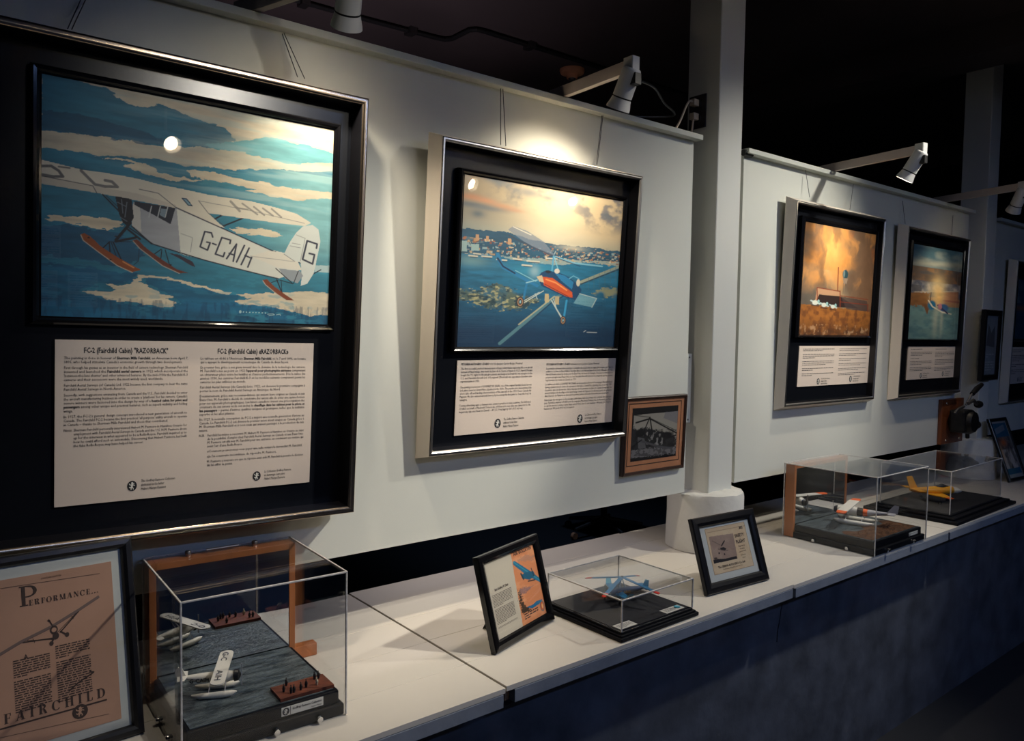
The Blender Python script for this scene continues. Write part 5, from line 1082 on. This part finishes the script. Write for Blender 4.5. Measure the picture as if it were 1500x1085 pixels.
def model(name, label, M, group='model aircraft in the display cases'): return thing(name, label, 'model aircraft', M, group)
def wing_text(mb, s, x, y, z, h, wd, m, flip=1):
    tmp = MB(); text_line(tmp, s, 0, 0, h, m, width=wd, n=0)
    mb.add([(x+p[2], y-p[0]*flip, z) for p in tmp.v], tmp.f, m)     # reads along -y, letters facing up
def planform(pts, z0, z1, dih=0.): return [(x, y, z0+abs(y)*dih) for x, y in pts]
def flat(mb, pts, th, m, dih=0., z=0.):
    """thin wing from an outline (x, y)"""
    n_ = len(pts); vs = [(x, y, z+abs(y)*dih) for x, y in pts]+[(x, y, z+th+abs(y)*dih) for x, y in pts]
    return mb.add(vs, [tuple(range(n_))[::-1], tuple(range(n_, 2*n_))]+[(i, (i+1) % n_, n_+(i+1) % n_, n_+i) for i in range(n_)], m)
def rounded(sp, c, x0):
    o = []
    for sgn in (1, -1):
        for k in range(7):
            a = math.pi/2*k/6; q = (x0+c/2+c/2*math.cos(a if sgn > 0 else math.pi/2+0*a), 0)
    o = [(x0+c/2+c/2*math.cos(t), (sp-c/2)+c/2*math.sin(t)) for t in [math.pi*k/10 for k in range(11)]]
    o += [(x0+c/2-c/2*math.cos(t), -(sp-c/2)-c/2*math.sin(t)) for t in [math.pi*k/10 for k in range(11)]]
    return o
zW = ZL+.0518
mo = model('model_floatplane', 'white model floatplane with black wing letters on dark model water', T(0.4761, -0.1962, zW) @ Matrix.Rotation(-.45, 4, 'Z'))
fs = MB(); fs.tube([(-.062, 0, .036), (-.05, 0, .036), (-.02, 0, .034), (.005, 0, .033), (.03, 0, .033), (.040, 0, .034)], [.002, .004, .0085, .0105, .0105, .008], K['mwhite'], 10); fo = fs.build('fuselage', mo, smooth=True)
ft = MB(); tmp = MB(); text_line(tmp, '**G-CAIH**', 0, 0, .011, K['mblack'], width=.036, n=0); ft.add([(-.040+p[0], -.0112+.0003*abs(p[0]), .029+p[2]) for p in tmp.v], tmp.f, K['mblack']); ft.build('lettering', fo)
wg = flat(MB(), rounded(.079, .026, .006), .0025, K['mwhite'], 0, .050).build('wing', mo)
wt = MB(); wing_text(wt, '**G-C**', .012, .070, .0527, .016, .042, K['mblack']); wing_text(wt, '**AIH**', .012, -.016, .0527, .016, .046, K['mblack']); wt.build('lettering', wg)
MB().lathe([(.0, .014), (.004, .013), (.011, .009), (.012, .002), (.009, 0)], (.040, 0, .034), (1, 0, 0), K['mblack'], 12).build('engine', mo, smooth=True)
MB().box(.0545, .0555, -.0016, .0016, .012, .056, K['mgrey']).build('propeller', mo)
flat(MB(), [(-.060, .024), (-.048, .022), (-.045, 0), (-.048, -.022), (-.060, -.024), (-.064, 0)], .0018, K['mwhite'], 0, .038).build('tailplane', mo)
MB().prism([(-.047, -.0008, .038), (-.066, -.0008, .036), (-.068, -.0008, .052), (-.062, -.0008, .058), (-.054, -.0008, .054)], (0, .0016, 0), K['mwhite']).build('fin', mo)
for s in (1, -1):
    MB().tube([(-.035, s*.021, .0085), (-.02, s*.021, .006), (.02, s*.021, .006), (.04, s*.021, .008), (.048, s*.021, .0105)], [.002, .0055, .0065, .0055, .0015], K['mwhite'], 10).build('float', mo, smooth=True)
    st = MB(); st.tube([(.026, s*.008, .026), (.026, s*.021, .011)], .0009, K['mgrey'], 5); st.tube([(-.002, s*.008, .026), (-.004, s*.021, .011)], .0009, K['mgrey'], 5); st.tube([(.02, s*.010, .026), (.018, s*.046, .0505)], .001, K['mwhite'], 5); st.tube([(.01, s*.010, .026), (.012, s*.046, .0505)], .001, K['mwhite'], 5); st.build('strut', mo)

# -- case 2: autogyro on a flat black base
t2, M2 = case('low clear case with a blue model autogyro on a flat black base', 1.4013, -0.4217, 0.0143, 0.2884, 0.2749, 0.1035, 0.022, [(-.012, .0008, .011), (-.006, .011, .016), (.000, .016, .0215)], K['felt'])
plate(t2, T(.012, .012, .0232) @ Matrix.Rotation(-math.pi/2, 4, 'X'), .062, .030, False); plate(t2, T(.192, .012, .0232) @ Matrix.Rotation(-math.pi/2, 4, 'X'), .075, .026, False)
MB().lathe([(0, .0006), (.009, .0005), (.009, 0)], (.252, .026, .0246), (0, 0, 1), K['mcyan'], 16).build('badge', t2)
zA = ZL+.003+.0233
au = model('model_autogyro', 'blue model autogyro with red-tipped rotor blades in the low clear case', T(1.5711, -0.268, zA) @ Matrix.Rotation(2.75, 4, 'Z') @ Matrix.Scale(1.1, 4))
fb = MB(); fb.tube([(-.066, 0, .030), (-.04, 0, .028), (-.01, 0, .026), (.02, 0, .025), (.038, 0, .025)], [.002, .006, .0095, .0105, .009], K['mnavy'], 10); fbo = fb.build('fuselage', au, smooth=True)
tt = MB(); tmp = MB(); text_line(tmp, '**CF-ARO**', 0, 0, .010, K['myellow'], width=.034, n=0); tt.add([(.018-p[0], .0108, .022+p[2]) for p in tmp.v], tmp.f, K['myellow']); tt.build('lettering', fbo)
MB().lathe([(.0, .010), (.006, .009), (.0095, .003), (.009, 0)], (.038, 0, .025), (1, 0, 0), K['mblack'], 12).build('engine', au, smooth=True)
MB().box(.049, .050, -.0018, .0018, .005, .046, K['mblack']).build('propeller', au)
flat(MB(), [(.022, .058), (.026, .0), (.022, -.058), (.006, -.058), (.002, 0), (.006, .058)], .0022, K['mblue'], .10, .019).build('wing', au)
for s in (1, -1):
    MB().prism([(.022, s*.058, .025), (.006, s*.058, .025), (.004, s*.070, .038), (.016, s*.071, .039)], (0, 0, .0018), K['mcyan']).build('wing_tip', au)
    lg = MB(); lg.tube([(.02, s*.008, .02), (.02, s*.028, .006)], .001, K['mblue'], 5); lg.tube([(.005, s*.01, .02), (.02, s*.028, .006)], .0008, K['mblue'], 5); lg.build('strut', au)
    MB().lathe([(0, -.0018), (.0055, -.0016), (.006, 0), (.0055, .0016), (0, .0018)], (.02, s*.030, .006), (0, 1, 0), K['mblack'], 14).build('wheel', au, smooth=True)
flat(MB(), [(-.066, .026), (-.052, .024), (-.050, -.024), (-.066, -.026)], .0016, K['mblue'], 0, .031).build('tailplane', au)
MB().prism([(-.052, -.0008, .031), (-.070, -.0008, .030), (-.072, -.0008, .047), (-.062, -.0008, .050)], (0, .0016, 0), K['mcyan']).build('fin', au)
ms = MB(); 
for q in ((.012, .005), (.012, -.005), (-.006, 0)): ms.tube([(q[0], q[1], .033), (.004, 0, .060)], .0011, K['mblue'], 5)
ms.build('mast', au); MB().lathe([(.0, .004), (.003, .003), (.003, 0), (0, 0)], (.004, 0, .060), (0, 0, 1), K['chrome'], 10).build('hub', au)
for k in range(4):
    a = math.radians(40+90*k); c, s = math.cos(a), math.sin(a)
    R = Matrix.Translation((.004, 0, .061)) @ Matrix.Rotation(a, 4, 'Z') @ Matrix.Rotation(.22, 4, 'Y')
    bl = MB().box(.004, .086, -.0052, .0052, -.0006, .0008, K['mblue'], R).build('rotor_blade', au); MB().box(.086, .104, -.0052, .0052, -.0006, .0008, K['mred'], R).build('blade_tip', bl)

# -- case 3: orange-tipped floatplane with a mirror behind
t3, M3 = case('clear case with an orange-tipped model floatplane and orange wood mirror frame', 2.6588, -0.4474, -0.0046, 0.4049, 0.3611, 0.2822, 0.001, [(.004, .001, .022), (.014, .022, .048)], K['water'], mirror=.318)
for y in (.10, .23): case_clip(t3, (.0005, y, .010), (-1, 0, 0))
for x in (.10, .30): case_clip(t3, (x, .0005, .010), (0, -1, 0))
plate(t3, T(.288, .0132, .027), .072, .0125)
so = MB(); rs = random.Random(9); G = 16
gv = []
for j in range(G):
    for i in range(2*G):
        x = .03+.345*i/(2*G-1); y = .024+.10*j/(G-1)
        e = min(i, 2*G-1-i, j, G-1-j); hgt = .0505+(0 if e == 0 else (.004+.006*rs.random())*min(1, e/3)*(1-.5*j/G))
        gv.append((x, y+(.03*math.sin(i*.5) if j == G-1 else 0), hgt))
so.add(gv, [(j*2*G+i, j*2*G+i+1, (j+1)*2*G+i+1, (j+1)*2*G+i) for j in range(G-1) for i in range(2*G-1)], K['soil']); so.build('model_shore', t3)
m3 = model('model_floatplane', 'white and orange model floatplane facing the orange wood mirror', T(2.885, -.275, ZL+.050) @ Matrix.Rotation(math.radians(106), 4, 'Z') @ Matrix.Scale(1.18, 4))
fs = MB(); fs.tube([(-.105, 0, .046), (-.06, 0, .043), (-.025, 0, .040)], [.003, .007, .011], K['mgrey'], 10); fs.tube([(-.025, 0, .040), (-.012, 0, .040)], [.011, .0125], K['morange'], 10); fs.tube([(-.012, 0, .040), (.006, 0, .040)], [.0125, .014], K['mblack'], 10); fs.tube([(.006, 0, .040), (.05, 0, .040), (.066, 0, .040)], [.014, .0145, .012], K['mwhite'], 10); fs.build('fuselage', m3, smooth=True)
MB().lathe([(.0, .014), (.008, .012), (.0125, .004), (.012, 0)], (.066, 0, .040), (1, 0, 0), K['mblack'], 14).build('engine', m3, smooth=True)
MB().box(.081, .082, -.002, .002, .012, .068, K['chrome']).build('propeller', m3)
wg = MB(); flat(wg, [(.018, .095), (.048, .095), (.050, -.095), (.018, -.095)], .003, K['mwhite'], 0, .054); wg = wg.build('wing', m3)
for s in (1, -1): flat(MB(), [(.018, s*.095), (.048, s*.095), (.046, s*.122), (.040, s*.130), (.024, s*.130), (.019, s*.122)], .003, K['morange'], 0, .054).build('wing_tip', wg)
flat(MB(), [(-.108, .038), (-.088, .036), (-.084, -.036), (-.108, -.038)], .002, K['mgrey'], 0, .048).build('tailplane', m3)
MB().prism([(-.080, -.001, .048), (-.112, -.001, .047), (-.116, -.001, .074), (-.102, -.001, .076)], (0, .002, 0), K['mgrey']).build('fin', m3)
for s in (1, -1):
    MB().tube([(-.05, s*.03, .012), (-.03, s*.03, .0082), (.03, s*.03, .0082), (.06, s*.03, .010), (.072, s*.03, .014)], [.002, .007, .008, .007, .002], K['mwhite'], 10).build('float', m3, smooth=True)
    st = MB(); st.tube([(.036, s*.010, .030), (.036, s*.03, .014)], .001, K['mgrey'], 5); st.tube([(-.012, s*.010, .030), (-.012, s*.03, .014)], .001, K['mgrey'], 5); st.tube([(.03, s*.012, .030), (.032, s*.07, .0545)], .0012, K['mwhite'], 5); st.build('strut', m3)

# -- case 4: yellow aircraft
t4, M4_ = case('long clear case with a yellow model aircraft on a stepped black base', 3.4325, -0.3878, 0.021, 0.5968, 0.2922, 0.2136, 0.03, [(-.050, .0008, .014), (-.030, .014, .024), (-.006, .024, .0295)], K['felt'])
m4 = model('model_airplane', 'yellow model aircraft with upright fin and white nose in the long clear case', T(3.6404, -0.2297, ZL+.0315) @ Matrix.Rotation(-.55, 4, 'Z') @ Matrix.Scale(1.28, 4))
fs = MB(); fs.tube([(-.085, 0, .044), (-.05, 0, .042), (0, 0, .040), (.05, 0, .040), (.075, 0, .040)], [.005, .010, .014, .015, .013], K['myellow'], 12); fs.build('fuselage', m4, smooth=True)
MB().tube([(.075, 0, .040), (.095, 0, .038), (.112, 0, .036)], [.013, .011, .003], K['mwhite'], 12).build('nose', m4, smooth=True)
MB().tube([(.015, 0, .050), (.035, 0, .054), (.058, 0, .051)], [.006, .0095, .005], K['mblack'], 10).build('canopy', m4, smooth=True)
flat(MB(), [(.03, .02), (.012, .080), (-.008, .080), (-.025, .02), (-.025, -.02), (-.008, -.080), (.012, -.080), (.03, -.02)], .003, K['myellow'], .02, .028).build('wing', m4)
for s in (1, -1): flat(MB(), [(.012, s*.080), (-.008, s*.080), (-.009, s*.100), (.008, s*.100)], .003, K['morange'], .02, .028).build('wing_tip', m4)
MB().prism([(-.055, -.0014, .046), (-.086, -.0014, .046), (-.100, -.0014, .090), (-.080, -.0014, .092)], (0, .0028, 0), K['myellow']).build('fin', m4)
flat(MB(), [(-.062, .05), (-.085, .052), (-.085, -.052), (-.062, -.05)], .002, K['myellow'], 0, .046).build('tailplane', m4)
for p in ((.06, 0), (-.005, .05), (-.005, -.05)):
    MB().tube([(p[0], p[1], .030), (p[0], p[1], .006)], .0014, K['chrome'], 6).build('gear_leg', m4); MB().lathe([(0, -.002), (.006, -.002), (.006, .002), (0, .002)], (p[0], p[1], .0062), (0, 1, 0), K['mblack'], 12).build('wheel', m4)
